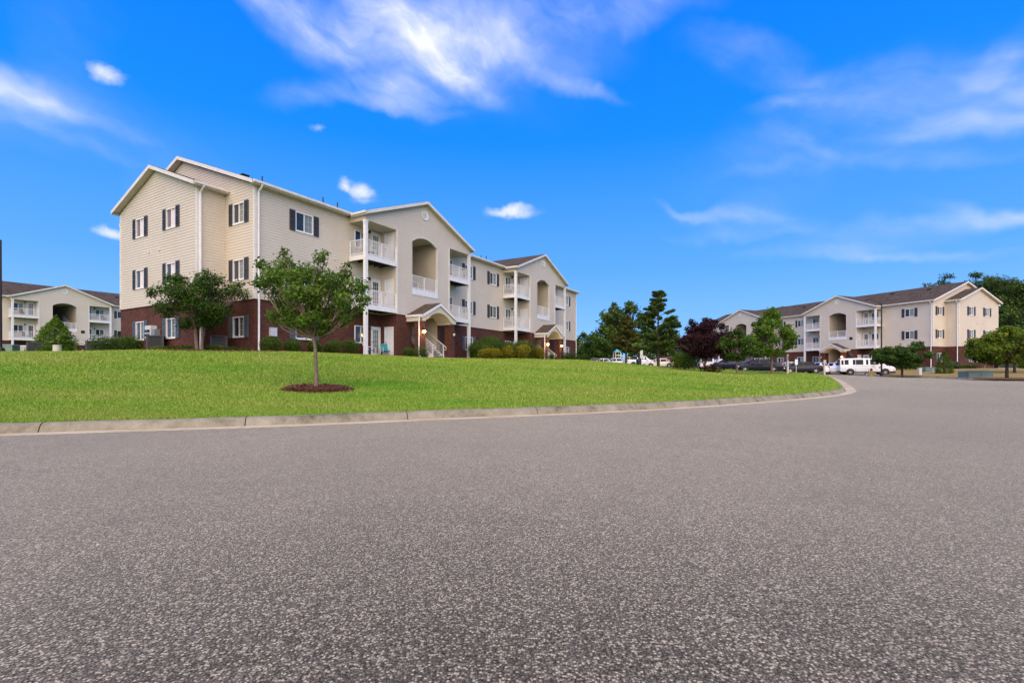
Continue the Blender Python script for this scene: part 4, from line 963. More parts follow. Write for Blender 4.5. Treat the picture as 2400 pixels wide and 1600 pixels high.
# straw-mulch rings and beds: a low mound with needles
def mulch(name, label, poly_pts, zf, h=.05, needles=1500, cat='mulch bed', kind=None):
    cx = sum(p[0] for p in poly_pts) / len(poly_pts); cy = sum(p[1] for p in poly_pts) / len(poly_pts); n = len(poly_pts)
    m = MB(); rings = (1.0, .96, .85, .6, .3, 0.02); hs = (-.04, .35, .8, 1.0, 1.05, 1.3)
    X = []; Yv = []; H = []
    for r, hh in zip(rings, hs):
        for p in poly_pts: X.append(cx + (p[0] - cx) * r); Yv.append(cy + (p[1] - cy) * r); H.append(hh * h * random.uniform(.85, 1.15))
    Z = zf(np.array(X), np.array(Yv)); z0 = float(zf(np.array([cx]), np.array([cy]))[0])
    m.v = [(a - cx, b - cy, c + d - z0) for a, b, c, d in zip(X, Yv, Z, H)]
    for k_ in range(len(rings) - 1):
        for j in range(n): m.f.append((k_ * n + j, k_ * n + (j + 1) % n, (k_ + 1) * n + (j + 1) % n, (k_ + 1) * n + j)); m.uv.append([(0, 0)] * 4); m.mi.append(0)
    me = m.mesh(name, 'mulch', True); bm = bmesh.new(); bm.from_mesh(me); bmesh.ops.recalc_face_normals(bm, faces=bm.faces)
    if sum(f.normal.z for f in bm.faces) < 0: bmesh.ops.reverse_faces(bm, faces=bm.faces)
    bm.to_mesh(me); bm.free(); o = mk(name, me, None, (cx, cy, z0)); tag(o, label, None if kind else cat, None, kind)
    if needles:
        q = rng.uniform(0, 1, needles) ** .5; j = rng.integers(0, n, needles); f = rng.uniform(0, 1, needles); pp = np.array(poly_pts)
        e = pp[j] * (1 - f)[:, None] + pp[(j + 1) % n] * f[:, None]; q = q * 1.02; x = cx + (e[:, 0] - cx) * q; y = cy + (e[:, 1] - cy) * q
        hq = np.interp(1 - np.minimum(q, 1), [0, .04, .15, .4, 1], [-.02, .35, .8, 1.0, 1.2]) * h
        z = zf(x, y) + hq + rng.uniform(.0, .025, needles); L = rng.uniform(.07, .2, needles)[:, None]
        a = rng.uniform(0, 6.28, needles); t = np.stack([np.cos(a), np.sin(a), rng.normal(0, .22, needles)], 1); s = np.stack([-np.sin(a), np.cos(a), np.zeros(needles)], 1) * .007
        c = np.stack([x - cx, y - cy, z - z0], 1)
        V_ = np.stack([c - t * L / 2 - s, c - t * L / 2 + s, c + t * L / 2 + np.array([0, 0, .012]) + s, c + t * L / 2 + np.array([0, 0, .012]) - s], 1).reshape(-1, 3)
        tag(mk('pine_straw', cloud_mesh('pine_straw', V_, 4, 'straw', rng.uniform(0, 1, needles)), o), kind='stuff')
    return o
def ring_pts(cx, cy, rx, ry=None, n=40, wob=.06):
    ry = ry or rx; ph = random.uniform(0, 6)
    return [(cx + math.cos(2 * math.pi * i / n) * rx * (1 + wob * math.sin(3 * 2 * math.pi * i / n + ph) + random.uniform(-wob, wob) * .4), cy + math.sin(2 * math.pi * i / n) * ry * (1 + wob * math.sin(2 * 2 * math.pi * i / n + ph))) for i in range(n)]

# ---- foreground crape myrtle in its straw ring
tx, ty = W(741, 14.3); tb = lz(tx, ty)
mulch('mulch_ring', 'round brown pine straw ring around the young tree on the front lawn', ring_pts(tx + .03, ty - .02, 1.0, .86), Lz, .07, 5000)
cl = [(-1.62, 0, 3.62, .24), (-1.35, .3, 3.35, .42), (-1.5, -.2, 3.05, .32), (-.98, .1, 3.72, .34), (-1.05, -.4, 3.2, .46), (-.62, .5, 3.45, .46), (-.55, -.35, 3.15, .5), (-.1, .1, 3.30, .48), (.16, -.1, 3.78, .26), (.22, .1, 3.98, .15), (-.93, 0, 4.0, .16), (.05, .6, 3.1, .45),
      (-1.15, .1, 2.75, .40), (-.75, .55, 2.75, .42), (-.35, -.55, 2.7, .48), (.1, -.2, 2.75, .48), (.45, .35, 2.85, .46), (.62, -.3, 3.1, .42), (.80, .15, 3.38, .28), (.9, 0, 3.62, .14), (1.0, -.1, 2.95, .40), (1.25, .2, 3.02, .30), (1.32, .05, 2.62, .30), (.95, -.5, 2.5, .38), (.6, .5, 2.42, .40), (.25, .0, 2.3, .40), (1.28, -.1, 2.33, .22),
      (-.35, .3, 2.2, .36), (-.7, -.15, 2.2, .32), (-1.12, -.1, 2.1, .28), (-1.32, 0, 2.16, .18), (-.2, -.4, 1.92, .30), (.38, -.2, 1.88, .26), (.5, .3, 2.0, .28), (0, .35, 1.75, .26), (-.45, -.05, 1.85, .22), (-.25, .1, 1.72, .30), (.2, -.1, 1.68, .26), (-.62, -.25, 1.98, .30), (.75, .1, 2.08, .30), (.95, -.2, 2.0, .20), (-.95, .1, 1.95, .25), (.1, -.4, 2.05, .30), (-.1, .1, 2.5, .40), (-1.05, .2, 2.45, .3), (.85, .3, 2.25, .28)]
tree('crape_myrtle', 'young green tree with slim bare trunk in a straw ring on the front lawn', 'tree', tx, ty, tb,
     [([(0, 0, -.1), (.01, 0, .35), (-.01, 0, .8), (-.03, 0, 1.25), (-.08, 0, 1.52)], [.078, .056, .050, .048, .052])], [(a, b, c_, r * .93) for a, b, c_, r in cl], .088, 'leaf_myrtle', 2950, 'bark', None, .2, (-.09, 0, 1.5), .012)

# ---- crape myrtle at the gable end (several stems, a few pink blossoms)
bx, by = W(463, 25.0); bz = lz(bx, by)
def blossoms(root, P):
    n = 9; idx = [i for i in rng.integers(0, len(P), 60) if P[i][1] < .2][:n]; C_ = np.concatenate([P[i] + rng.normal(0, .05, (26, 3)) for i in idx])
    mk('blossom', cloud_mesh('blossom', leaves(C_, .06), 4, 'blossom', rng.uniform(0, 1, len(C_))), root)
cl = auto_clumps(4.3, 2.3, 1.35, 44, .50, 'vase', 5, 3.6) + [(-2.2, 0, 3.05, .38), (-1.9, .3, 3.2, .4), (-2.4, 0, 2.9, .25), (1.9, 0, 3.1, .35), (2.15, -.1, 3.35, .2), (2.4, -.1, 3.45, .13), (-1.9, 0, 2.3, .36), (.6, 0, 3.75, .42), (0, .3, 3.55, .5), (1.0, .2, 3.6, .4), (.35, 0, 4.05, .22), (-1.0, .2, 3.55, .35)]
tree('crape_myrtle', 'dark green tree with several stems and pink blossoms before the gable end', 'tree', bx, by, bz,
     [([(.0, 0, -.1), (-.06, 0, .5), (-.14, .05, 1.1), (-.3, .1, 1.6)], [.10, .085, .075, .055]), ([(.18, .05, -.1), (.2, .05, .6), (.24, 0, 1.2), (.45, 0, 1.7)], [.085, .07, .06, .05]), ([(.08, .15, -.1), (.1, .3, .7), (.12, .5, 1.5)], [.07, .06, .05])], cl, .108, 'leaf_dark', 1650, 'bark', None, .3, None, .012, blossoms)

# ---- generic leafy shrub
nm_scale = {'clipped shrubs along the front wall': 1.28, 'gold shrubs before the grass clumps': 1.25}
def shrub(name, label, cat, x, y, z, w, h, d, leaf, mat, n, group=None, blobs=6, seed=1, loose=.2, aspect=.5):
    rd = random.Random(seed); h *= nm_scale.get(group, 1.0)
    root = empty(name, (x, y, z)); tag(root, label, cat, group)
    c = [(0, 0, h * .48, 1.0)]
    P = []; O = []
    for i in range(blobs):
        a = 2 * math.pi * i / blobs + rd.uniform(-.3, .3); c.append((math.cos(a) * w * .22, math.sin(a) * d * .22, h * rd.uniform(.38, .62), rd.uniform(.6, .75)))
    dd = unit(n); k = rng.integers(0, len(c), n); cc = np.array(c)
    rad = rng.uniform(.55, 1.0 + loose, n) ** .7
    p = np.stack([cc[k, 0] + dd[:, 0] * w / 2 * cc[k, 3] * rad * .82, cc[k, 1] + dd[:, 1] * d / 2 * cc[k, 3] * rad * .82, cc[k, 2] + dd[:, 2] * h / 2 * cc[k, 3] * rad], 1)
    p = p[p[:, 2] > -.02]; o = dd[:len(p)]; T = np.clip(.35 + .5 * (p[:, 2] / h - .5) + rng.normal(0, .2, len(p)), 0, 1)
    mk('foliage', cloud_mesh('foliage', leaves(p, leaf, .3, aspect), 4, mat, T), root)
    m = MB()
    for i in range(5): a = rd.uniform(0, 6.28); m.tube([(0, 0, -.05), (math.cos(a) * w * .12, math.sin(a) * d * .12, h * .35), (math.cos(a) * w * .25, math.sin(a) * d * .25, h * .65)], [.03, .02, .01], 5, False)
    m.build('stem', 'bark_dark', root); return root
def fshrub(px, p_, w, h, label, mat='leaf_dark', n=1800, leaf=.07, grp=None, seed=1, d=None, nm='shrub'):
    k_ = (px - CX_) / F_; ox, oy = B(0, p_); t = (k_ * oy - ox) / (U.x - k_ * U.y); x, y = B(t, p_)
    return shrub(nm, label, 'shrub', x, y, lz(x, y) - .03, w, h, d or w, leaf, mat, n, grp, 6, seed)
F_, CX_ = 1156, 1200
g = 'clipped shrubs along the front wall'
for i, (px, w, h, lab) in enumerate([(636, 1.15, .78, 'round dark shrub below the grey meter box on the brick front'), (686, 1.0, .72, 'round dark shrub under the left shutter of the ground floor window'), (738, .95, .66, 'dark shrub behind the trunk of the young lawn tree'), (779, 1.05, .76, 'dark round shrub between the lawn tree and the porch window'), (822, 1.15, .86, 'largest round shrub just left of the first porch post')]):
    fshrub(px, 1.0, w, h, lab, 'leaf_conifer', 3600, .06, g, 20 + i)
fshrub(958, 2.6, .95, .62, 'small dark shrub by the brick corner left of the first entrance', 'leaf_dark', 1500, .065, g, 31)
fshrub(990, 3.6, 1.05, .66, 'small dark shrub in front of the first entrance downspout', 'leaf_dark', 1500, .065, g, 32)
fshrub(1292, 3.2, .7, .55, 'small shrub at the foot of the second entrance stair', 'leaf_dark', 900, .08, g, 33)
for i, (px, w, h, lab) in enumerate([(1325, 1.6, 1.0, 'dark shrub right of the second entrance column'), (1345, 1.5, .85, 'low dark shrub under the far ground floor window'), (1366, 1.6, .9, 'dark shrub at the far corner of the brick wall')]):
    fshrub(px, 1.6, w, h, lab, 'leaf_dark', 1500, .10, g, 34 + i)
# fountain-grass mounds and gold shrubs between the two entrances
def grass_mound(x, y, z, w, h, label, n=2600, seed=0):
    root = empty('grass_clump', (x, y, z)); tag(root, label, 'ornamental grass', 'tall grass clumps between the entrances')
    a = rng.uniform(0, 6.28, n); sp = rng.uniform(.1, 1, n) ** .6 * w / 2; hh = h * rng.uniform(.6, 1.08, n) * (1.05 - .35 * sp / (w / 2)); bx0 = rng.normal(0, w * .10, n); by0 = rng.normal(0, w * .10, n)
    K = 5; wd = .011; out = []; d = np.stack([np.cos(a), np.sin(a)], 1); s = np.stack([-np.sin(a), np.cos(a), np.zeros(n)], 1) * wd
    prev = None
    for i in range(K + 1):
        t = i / K; r = sp * (t ** 1.4); zz = hh * (math.sin(t * 2.25) / 1.0) * (1 if t < .7 else 1); c = np.stack([bx0 + d[:, 0] * r, by0 + d[:, 1] * r, np.maximum(zz, .02)], 1); ww = s * (1 - .75 * t)
        if prev is not None: out.append(np.stack([prev[0] - prev[1], prev[0] + prev[1], c + ww, c - ww], 1))
        prev = (c, ww)
    V_ = np.stack(out, 1).reshape(-1, 3); T = np.repeat(rng.uniform(.15, .85, n), K)
    mk('blades', cloud_mesh('blades', V_, 4, 'leaf_conifer', T), root); return root
def fpos(px, p_): k_ = (px - CX_) / F_; ox, oy = B(0, p_); t = (k_ * oy - ox) / (U.x - k_ * U.y); return B(t, p_)
for px, p_, w, h, lab in [(1122, 2.4, 2.2, 1.6, 'dark green grass clump nearest the first right porch post'), (1150, 2.3, 2.8, 2.2, 'tallest fountain grass clump behind the gold shrubs'), (1186, 2.3, 2.4, 1.75, 'fountain grass clump in the middle of the gold shrubs'), (1226, 2.6, 3.0, 2.05, 'broad fountain grass clump left of the second entrance roof')]:
    x, y = fpos(px, p_); grass_mound(x, y, lz(x, y) - .05, w, h, lab)
for i, (px, p_, w, h, lab) in enumerate([(1142, 3.8, 1.5, .85, 'gold green shrub leftmost in the row before the grass clumps'), (1160, 3.7, 1.3, .72, 'low gold shrub second from the left in the row'), (1188, 3.6, 1.25, 1.0, 'tall narrow gold shrub in the middle of the row'), (1223, 3.7, 1.7, 1.15, 'biggest bright gold shrub right of the middle of the row'), (1262, 3.6, 1.5, 1.05, 'gold shrub next to the white downspout of the second entrance')]):
    fshrub(px, p_, w, h, lab, 'leaf_gold', 2600, .095, 'gold shrubs before the grass clumps', 50 + i)
# shrub mass left of the gable end, low plants on the straw bed there
x, y = W(262, 30.5); shrub('large_shrub', 'wide dark loose shrub left of the gable end', 'shrub', x, y, lz(x, y) - .05, 2.3, 1.35, 2.0, .10, 'leaf_dark', 3600, None, 7, 61, .35)
x, y = W(318, 30.0); shrub('large_shrub', 'dark shrub in front of the brick left of the meter cabinet', 'shrub', x, y, lz(x, y) - .05, 1.9, 1.25, 1.6, .10, 'leaf_dark', 3000, None, 7, 62, .3)
lows = [(376, 25.6, .9, .32, 'leaf_lime', 'lime low plant before the tall air conditioner'), (405, 25.7, .8, .34, 'leaf_dark', 'dark low plant right of the tall air conditioner'), (437, 25.5, 1.1, .36, 'leaf_conifer', 'low green plant just left of the stems of the blossoming tree'), (492, 25.6, 1.0, .36, 'leaf_conifer', 'low green plant before the two air conditioners, nearest the tree'), (512, 25.9, .8, .4, 'leaf_lime', 'low lime plant before the right air conditioner'), (541, 25.4, .8, .3, 'leaf_dark', 'dark low plant right of the air conditioners'), (575, 25.3, .7, .24, 'leaf_dark', 'smallest low plant near the white downspout at the corner')]
for i, (px, d, w, h, mt, lab) in enumerate(lows):
    x, y = W(px, d); shrub('low_plant', lab, 'plant', x, y, lz(x, y) + .02, w, h, w * .8, .06, mt, 700, 'low plants in the straw bed', 5, 70 + i, .3)
# straw bed wrapping the near corner
bed = [B(9.0, .3), B(9.0, 1.8), B(6.0, 1.95), B(2, 1.9), B(-.4, 2.2), B(-2.2, 1.8), B(-4.0, -.2), B(-4.6, -3), B(-4.4, -7), B(-3.6, -12), B(-1.6, -12.3), B(-1.6, -8), B(-1.6, -3), B(-.1, -2.6), B(-.05, -.1), B(3, .05)]
def dens_poly(P, s=.6):
    out = []
    for a, b in zip(P, P[1:] + P[:1]):
        n = max(1, int(math.hypot(b[0] - a[0], b[1] - a[1]) / s))
        for i in range(n): out.append((a[0] + (b[0] - a[0]) * i / n, a[1] + (b[1] - a[1]) * i / n))
    return out
def flat_bed(name, poly, zf, h, needles):
    P = dens_poly(poly); pts = np.array(P); x0, y0 = pts.min(0); x1, y1 = pts.max(0)
    o = sheet(name, P, lambda x, y: zf(x, y) + h, 'mulch', grid(x0, x1, y0, y1, .5))
    xy = np.stack([rng.uniform(x0, x1, needles * 3), rng.uniform(y0, y1, needles * 3)], 1); m = inside(P, xy[:, 0], xy[:, 1]); xy = xy[m][:needles]; n = len(xy)
    z = zf(xy[:, 0], xy[:, 1]) + h + rng.uniform(0, .05, n); a = rng.uniform(0, 6.28, n); L = rng.uniform(.1, .22, n)[:, None]; t = np.stack([np.cos(a), np.sin(a), rng.normal(0, .25, n)], 1); s = np.stack([-np.sin(a), np.cos(a), np.zeros(n)], 1) * .01
    c = np.concatenate([xy, z[:, None]], 1); V_ = np.stack([c - t * L / 2 - s, c - t * L / 2 + s, c + t * L / 2 + s, c + t * L / 2 - s], 1).reshape(-1, 3)
    tag(mk('pine_straw', cloud_mesh('pine_straw', V_, 4, 'straw', rng.uniform(0, 1, n)), o), kind='stuff'); return o
flat_bed('straw_bed', bed, Lz, .06, 9000)
flat_bed('straw_bed', [B(18.2, .1), B(18.2, 3), B(20, 4.6), B(26, 4.8), B(29, 4.2), B(29.2, 1.6), B(25, 1.4), B(24.8, .1)], Lz, .05, 2500)
flat_bed('straw_bed', [B(32.6, 1.6), B(32.8, 3.4), B(38, 2.8), B(43.5, 2.2), B(44, .2), B(37, .1), B(36.6, 1.6)], Lz, .05, 1200)

# conifers
def conifer(name, label, cat, x, y, z, w, h, mat, n, leaf, group=None, trunk_h=.15, jag=.18, lean=0, aspect=.3):
    root = empty(name, (x, y, z)); tag(root, label, cat, group)
    MB().tube([(0, 0, -.1), (lean * .5, 0, h * .5), (lean, 0, h * .97)], [.05 * w + .02, .03 * w + .02, .01], 7).build('trunk', 'bark_dark', root, 60)
    t = rng.uniform(0, 1, n) ** 1.35; a = rng.uniform(0, 6.28, n); ph = rng.uniform(0, 6.28, 2)
    prof = np.sin(np.pi * np.clip(.38 + .62 * t, 0, 1)) ** 1.05 * (1 + jag * np.sin(a * 5 + t * 17 + ph[0]) * np.sin(t * 31 + ph[1]))
    r = w / 2 * prof * rng.uniform(.35, 1.05, n) ** .5
    p = np.stack([np.cos(a) * r + lean * t, np.sin(a) * r, h * (trunk_h * .6 + (1 - trunk_h * .6) * t) + rng.normal(0, .03 * h, n) * .3], 1)
    T = np.clip(.25 + .5 * (r / (w / 2 * np.maximum(prof, .05))) * .6 + rng.normal(0, .2, n), 0, 1)
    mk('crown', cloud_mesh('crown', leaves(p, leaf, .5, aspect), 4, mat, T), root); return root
x, y = W(128, 36); conifer('conical_conifer', 'bushy green conifer in front of the left apartment building', 'tree', x, y, lz(x, y) - .1, 2.2, 2.95, 'leaf_maple', 12000, .15, None, .1, .3, .1)
x, y = W(2213, 57); conifer('conical_conifer', 'bright green narrow conifer at the end wall of the right apartment building', 'tree', x, y, float(Rz([x], [y])[0]) - .1, 1.7, 2.75, 'leaf_conifer', 3500, .16, None, .05, .1)

# trees on the right half of the lawn
def base_l(x, y): return lz(x, y) - .05
def pine(name, label, x, y, z, w, h, n_wh, mat, leaf, per, cat='tree', group=None, z0=.18, bark='bark_dark', seed=1, taper=.85, rag=.35):
    """whorled conifer: limbs with tufts of needles"""
    rd = random.Random(seed); root = empty(name, (x, y, z)); tag(root, label, cat, group); m = MB()
    m.tube([(0, 0, -.2), (rd.uniform(-.1, .1), 0, h * .4), (rd.uniform(-.15, .15), 0, h * .75), (0, 0, h * .97)], [.016 * h + .04, .013 * h + .02, .008 * h, .02], 8)
    P, T = [], []
    for i in range(n_wh):
        t = i / (n_wh - 1); zz = h * (z0 + (1 - z0) * t * .97); R_ = w / 2 * (1 - t ** 1.25 * taper) * (1 if t > .1 else .75)
        for b in range(rd.randint(4, 6)):
            a = rd.uniform(0, 2 * math.pi); r = R_ * rd.uniform(1 - rag, 1.08); tip = Vector((math.cos(a) * r, math.sin(a) * r, zz + r * rd.uniform(.10, .42)))
            m.tube([(0, 0, zz - .02), tuple(tip * .55 + Vector((0, 0, (zz - .1) * .45))), tuple(tip)], [.03, .02, .008], 4, False)
            for q in range(per):
                f = rd.uniform(.38, 1.05); c = Vector((tip.x * f, tip.y * f, zz + (tip.z - zz) * f)); k_ = 26; rr = (.20 + .14 * (1 - f)) * (w / 4.5) * (1 - .55 * t)
                d = unit(k_); P.append(np.array(c) + d * rng.uniform(.2, 1, (k_, 1)) * rr * np.array([1.25, 1.25, .85])); T.append(np.clip(rd.uniform(.2, .6) + .25 * d[:, 2] + rng.normal(0, .12, k_), 0, 1))
    m.build('trunk', bark, root, 60); P = np.concatenate(P); mk('crown', cloud_mesh('crown', leaves(P, leaf, .45, .34), 4, mat, np.concatenate(T)), root); return root
x, y = W(1543, 55); pine('pine_tree', 'tall dark pine standing alone at the back edge of the lawn', x, y, base_l(x, y), 5.9, 8.5, 17, 'leaf_pine', .30, 11, seed=3, z0=.20, taper=.80)
mulch('mulch_ring', 'straw bed under the tall pine and the purple tree', ring_pts((x + W(1645, 41)[0]) / 2, (y + 41) / 2 - .5, 1.6, 7.8, 44, .04) if False else ring_pts(x, y - .3, 1.7, 1.7), Lz, .07, 500)
x, y = W(1467, 66); pine('cypress_tree', 'rusty green feathery conifer left of the tall pine', x, y, base_l(x, y), 4.6, 6.6, 15, 'leaf_rust', .30, 10, seed=5, z0=.28, taper=.8, rag=.25)
x, y = W(1651, 41); tree('plum_tree', 'dark purple leaved tree behind the green bush', 'tree', x, y, base_l(x, y), [([(0, 0, -.1), (.03, 0, .5), (.02, 0, 1.0)], [.085, .075, .07]), ([(.02, 0, .5), (-.3, .1, 1.4)], [.05, .04]), ([(.02, 0, .6), (.35, -.1, 1.5)], [.05, .04])],
     [(a + .3, b, c_, r) for a, b, c_, r in auto_clumps(4.6, 2.7, 1.45, 56, .58, 'egg', 8)] + [(-1.1, 0, 4.25, .30), (-1.3, 0, 3.6, .4), (-.9, .1, 4.0, .34), (.1, 0, 4.35, .34), (.5, 0, 4.3, .3), (.9, 0, 4.2, .3), (1.4, 0, 3.9, .35), (-1.9, 0, 2.65, .32), (-2.2, 0, 2.6, .18), (1.9, 0, 2.6, .4), (2.1, 0, 3.1, .3)], .15, 'leaf_plum', 1700, 'bark', None, .3)
mulch('mulch_ring', 'straw bed under the dark purple tree and the green bush', ring_pts(x - .9, y + 1.2, 2.9, 2.2), Lz, .07, 900)
x, y = W(1605, 44); shrub('large_bush', 'big loose green bush left of the purple tree', 'shrub', x, y, base_l(x, y), 2.7, 1.85, 2.4, .13, 'leaf_maple', 4200, None, 8, 81, .3)
x, y = W(1668, 40); shrub('barberry', 'low dark red shrub at the foot of the purple tree', 'shrub', x, y, base_l(x, y), 2.1, .78, 1.4, .09, 'leaf_red', 1700, None, 6, 82, .3)
x, y = W(1727, 39); tree('crape_myrtle', 'small dark green tree between the purple tree and the tall bright one', 'tree', x, y, base_l(x, y), [([(0, 0, -.1), (.02, 0, .6), (-.02, 0, 1.15)], [.09, .08, .07])], auto_clumps(3.4, 2.1, 1.35, 36, .5, 'egg', 9) + [(-1.3, 0, 2.4, .5), (1.3, 0, 2.0, .45), (0, 0, 3.5, .4)], .15, 'leaf_dark', 1300, 'bark', None, .3, None, .012, blossoms)
mulch('mulch_ring', 'straw ring under the small dark tree near the right end of the lawn', ring_pts(x, y - .1, 1.5, 1.4), Lz, .07, 500)
x, y = W(1809, 48.5); tree('maple_tree', 'tall bright green tree near the right tip of the lawn', 'tree', x, y, base_l(x, y), [([(0, 0, -.1), (0, 0, .8), (.02, 0, 1.5), (0, 0, 3.5)], [.12, .10, .09, .05])], auto_clumps(4.1, 4.4, 1.9, 62, .55, 'egg', 12) + [(0, 0, 6.25, .45), (-.4, 0, 5.9, .5), (.5, 0, 5.7, .5), (-1.5, 0, 4.4, .5), (-1.8, 0, 4.9, .3), (1.6, 0, 4.6, .45), (1.9, 0, 3.6, .5)], .19, 'leaf_maple', 950, 'bark', None, .3, (0, 0, 1.9))
mulch('mulch_ring', 'straw ring under the tall bright green tree', ring_pts(x, y - .2, 1.7, 1.5), Lz, .07, 500)

# across the road
def base_r(x, y): return float(Rz([x], [y])[0])
x, y = W(2114, 51.5); tree('crape_myrtle', 'dark spreading tree beside the white van across the road', 'tree', x, y, base_r(x, y), [([(0, 0, -.1), (.02, 0, .6), (0, 0, 1.2)], [.12, .10, .09])], auto_clumps(5.2, 1.6, 1.25, 40, .60, 'vase', 14) + [(1.4, 0, 3.3, .45), (2.0, 0, 3.0, .45), (1.9, 0, 3.45, .3), (-2.3, 0, 1.9, .5), (-1.6, 0, 2.5, .5), (2.7, 0, 2.2, .5)], .19, 'leaf_dark', 900, 'bark_dark', None, .3)
mulch('mulch_ring', 'straw ring under the dark spreading tree across the road', ring_pts(x, y, 1.9, 1.5), Rz, .07, 500)
x, y = W(2360, 44.5); tree('street_tree', 'yellow green broad tree at the right edge of the picture', 'tree', x, y, base_r(x, y), [([(0, 0, -.1), (0, 0, .8), (.03, 0, 1.4)], [.14, .12, .10])], auto_clumps(5.6, 3.0, 1.5, 60, .65, 'egg', 17) + [(-2.2, 0, 2.9, .5), (-2.6, 0, 2.2, .5), (-2.4, 0, 2.5, .55), (-1.6, 0, 3.7, .5)], .20, 'leaf_lime', 900, 'bark_dark', None, .3)
mulch('mulch_ring', 'straw bed under the broad tree at the right edge', ring_pts(x - .5, y - .4, 3.4, 1.6), Rz, .07, 700)
x, y = W(2378, 54); tree('street_tree', 'second tree behind the broad one at the right edge', 'tree', x, y, base_r(x, y), [([(0, 0, -.1), (0, 0, .9), (.03, 0, 1.6)], [.14, .12, .10])], auto_clumps(5.0, 3.0, 1.8, 40, .7, 'egg', 19), .24, 'leaf_maple', 500, 'bark_dark', None, .3)
g = 'dark shrubs along the right apartment building'
for i, (px, d, w, h, lab) in enumerate([(2080, 67, 1.6, .95, 'dark shrub right behind the nose of the white van'), (2098, 66, 1.7, 1.0, 'round dark shrub behind the trunk of the dark spreading tree'), (2123, 65.3, 1.6, .95, 'round dark shrub under the white window sill across the road'), (2146, 65, 1.7, 1.0, 'dark shrub left of the pale utility post'), (2240, 63.5, 2.6, .55, 'low dark hedge right of the narrow bright conifer'), (2275, 63.6, 2.6, .55, 'low dark hedge before the right meter cabinet')]):
    x, y = W(px, d); shrub('shrub', lab, 'shrub', x, y, base_r(x, y) - .04, w, h, 1.4, .12, 'leaf_dark', 1100, g, 6, 90 + i)

# background woodland: each tree of its own
def wood(label, px, d, w, h, z0, mat, seed, n=38, leaf=.55, shape='egg', dens=26, nm='broadleaf_tree', base=1.6, trunk=.3):
    x, y = W(px, d)
    return tree(nm, label, 'tree', x, y, base, [([(0, 0, -.3), (.1, 0, h * .3), (0, 0, h * .62)], [trunk, trunk * .8, trunk * .4])], auto_clumps(w, h * (1 - z0), h * z0, int(n * 1.4), w * .17, shape, seed), leaf * 1.05, mat, dens * 1.7, 'bark_dark', 'woodland behind the parking lot', .3, None, .03)
wood('tall airy tree rising left behind the rusty conifer', 1440, 112, 8.5, 14.5, .30, 'leaf_forest', 101, 40, .55, 'egg', 34)
wood('tall airy tree with open top directly left of the pine', 1478, 116, 8.0, 15.6, .35, 'leaf_forest', 102, 36, .55, 'egg', 34)
wood('rounded tree stepping down left of the tall airy trees', 1415, 110, 6.5, 9.5, .12, 'leaf_forest', 103, 36, .5, 'egg', 40)
wood('dark tree of middle height near the far corner of the brick building', 1392, 104, 7.0, 7.4, .12, 'leaf_forest', 104, 36, .45, 'egg', 42)
wood('low dark tree beside the far corner of the brick building', 1366, 108, 6.0, 7.6, .10, 'leaf_forest', 105, 34, .45, 'egg', 42)
wood('light green tree behind the playground', 1475, 98, 6.0, 5.2, .15, 'leaf_maple', 106, 30, .4, 'round', 44)
wood('green tree right behind the tall pine', 1530, 112, 8.5, 8.8, .10, 'leaf_forest', 107, 38, .5, 'egg', 40)
wood('dark tree seen between the pine and the purple tree', 1580, 112, 8.0, 7.6, .08, 'leaf_forest', 108, 38, .5, 'egg', 40)
wood('dark tree behind the purple tree', 1640, 114, 9.0, 7.6, .08, 'leaf_forest', 109, 38, .5, 'egg', 40)
wood('dark tree behind the left end of the right apartment building', 1700, 118, 9.0, 7.5, .08, 'leaf_forest', 110, 34, .5, 'egg', 40)
x, y = W(1402, 80); tree('crape_myrtle', 'dark round tree before the white cars by the brick corner', 'tree', x, y, base_l(x, y), [([(0, 0, -.1), (0, 0, .8), (-.03, 0, 1.5)], [.09, .08, .07]), ([(.4, 0, -.1), (.35, 0, .8), (.2, 0, 1.5)], [.08, .07, .06])], auto_clumps(5.0, 3.0, 1.7, 40, .75, 'egg', 24), .3, 'leaf_dark', 230, 'bark_dark', None, .3)
# pines on the far right
def far_pine(label, px, d, h, w, seed, z0=.35, top='flat', n=46, mat='leaf_forest', dens=20):
    rd = random.Random(seed); x, y = W(px, d); cl = []
    for i in range(n):
        t = rd.random(); a = rd.uniform(0, 6.28); k_ = math.sin(math.pi * min(1, .18 + .80 * t)) ** .6; q = rd.uniform(.2, 1)
        cl.append((math.cos(a) * w / 2 * k_ * q, math.sin(a) * w / 2 * k_ * q, h * (z0 + (1 - z0) * t), w * rd.uniform(.09, .16)))
    return tree('loblolly_pine', label, 'tree', x, y, 1.4, [([(0, 0, -.3), (.15, 0, h * .4), (-.1, 0, h * .8), (0, 0, h)], [.28, .22, .14, .05])], cl, .5, mat, dens, 'bark_dark', 'pine wood behind the right apartment building', .35, (0, 0, h * .55), .03, None, .4, .7)
far_pine('tall open pine rising left above the right apartment roof', 2213, 118, 22.3, 9, 201, .55, n=34, dens=60)
far_pine('tallest pine above the gable of the right apartment building', 2288, 116, 22.6, 9.0, 202, .52, n=38, dens=60)
far_pine('pine sticking out above the middle of the right apartment roof', 1826, 150, 19.3, 5, 203, .6, n=18, dens=50)
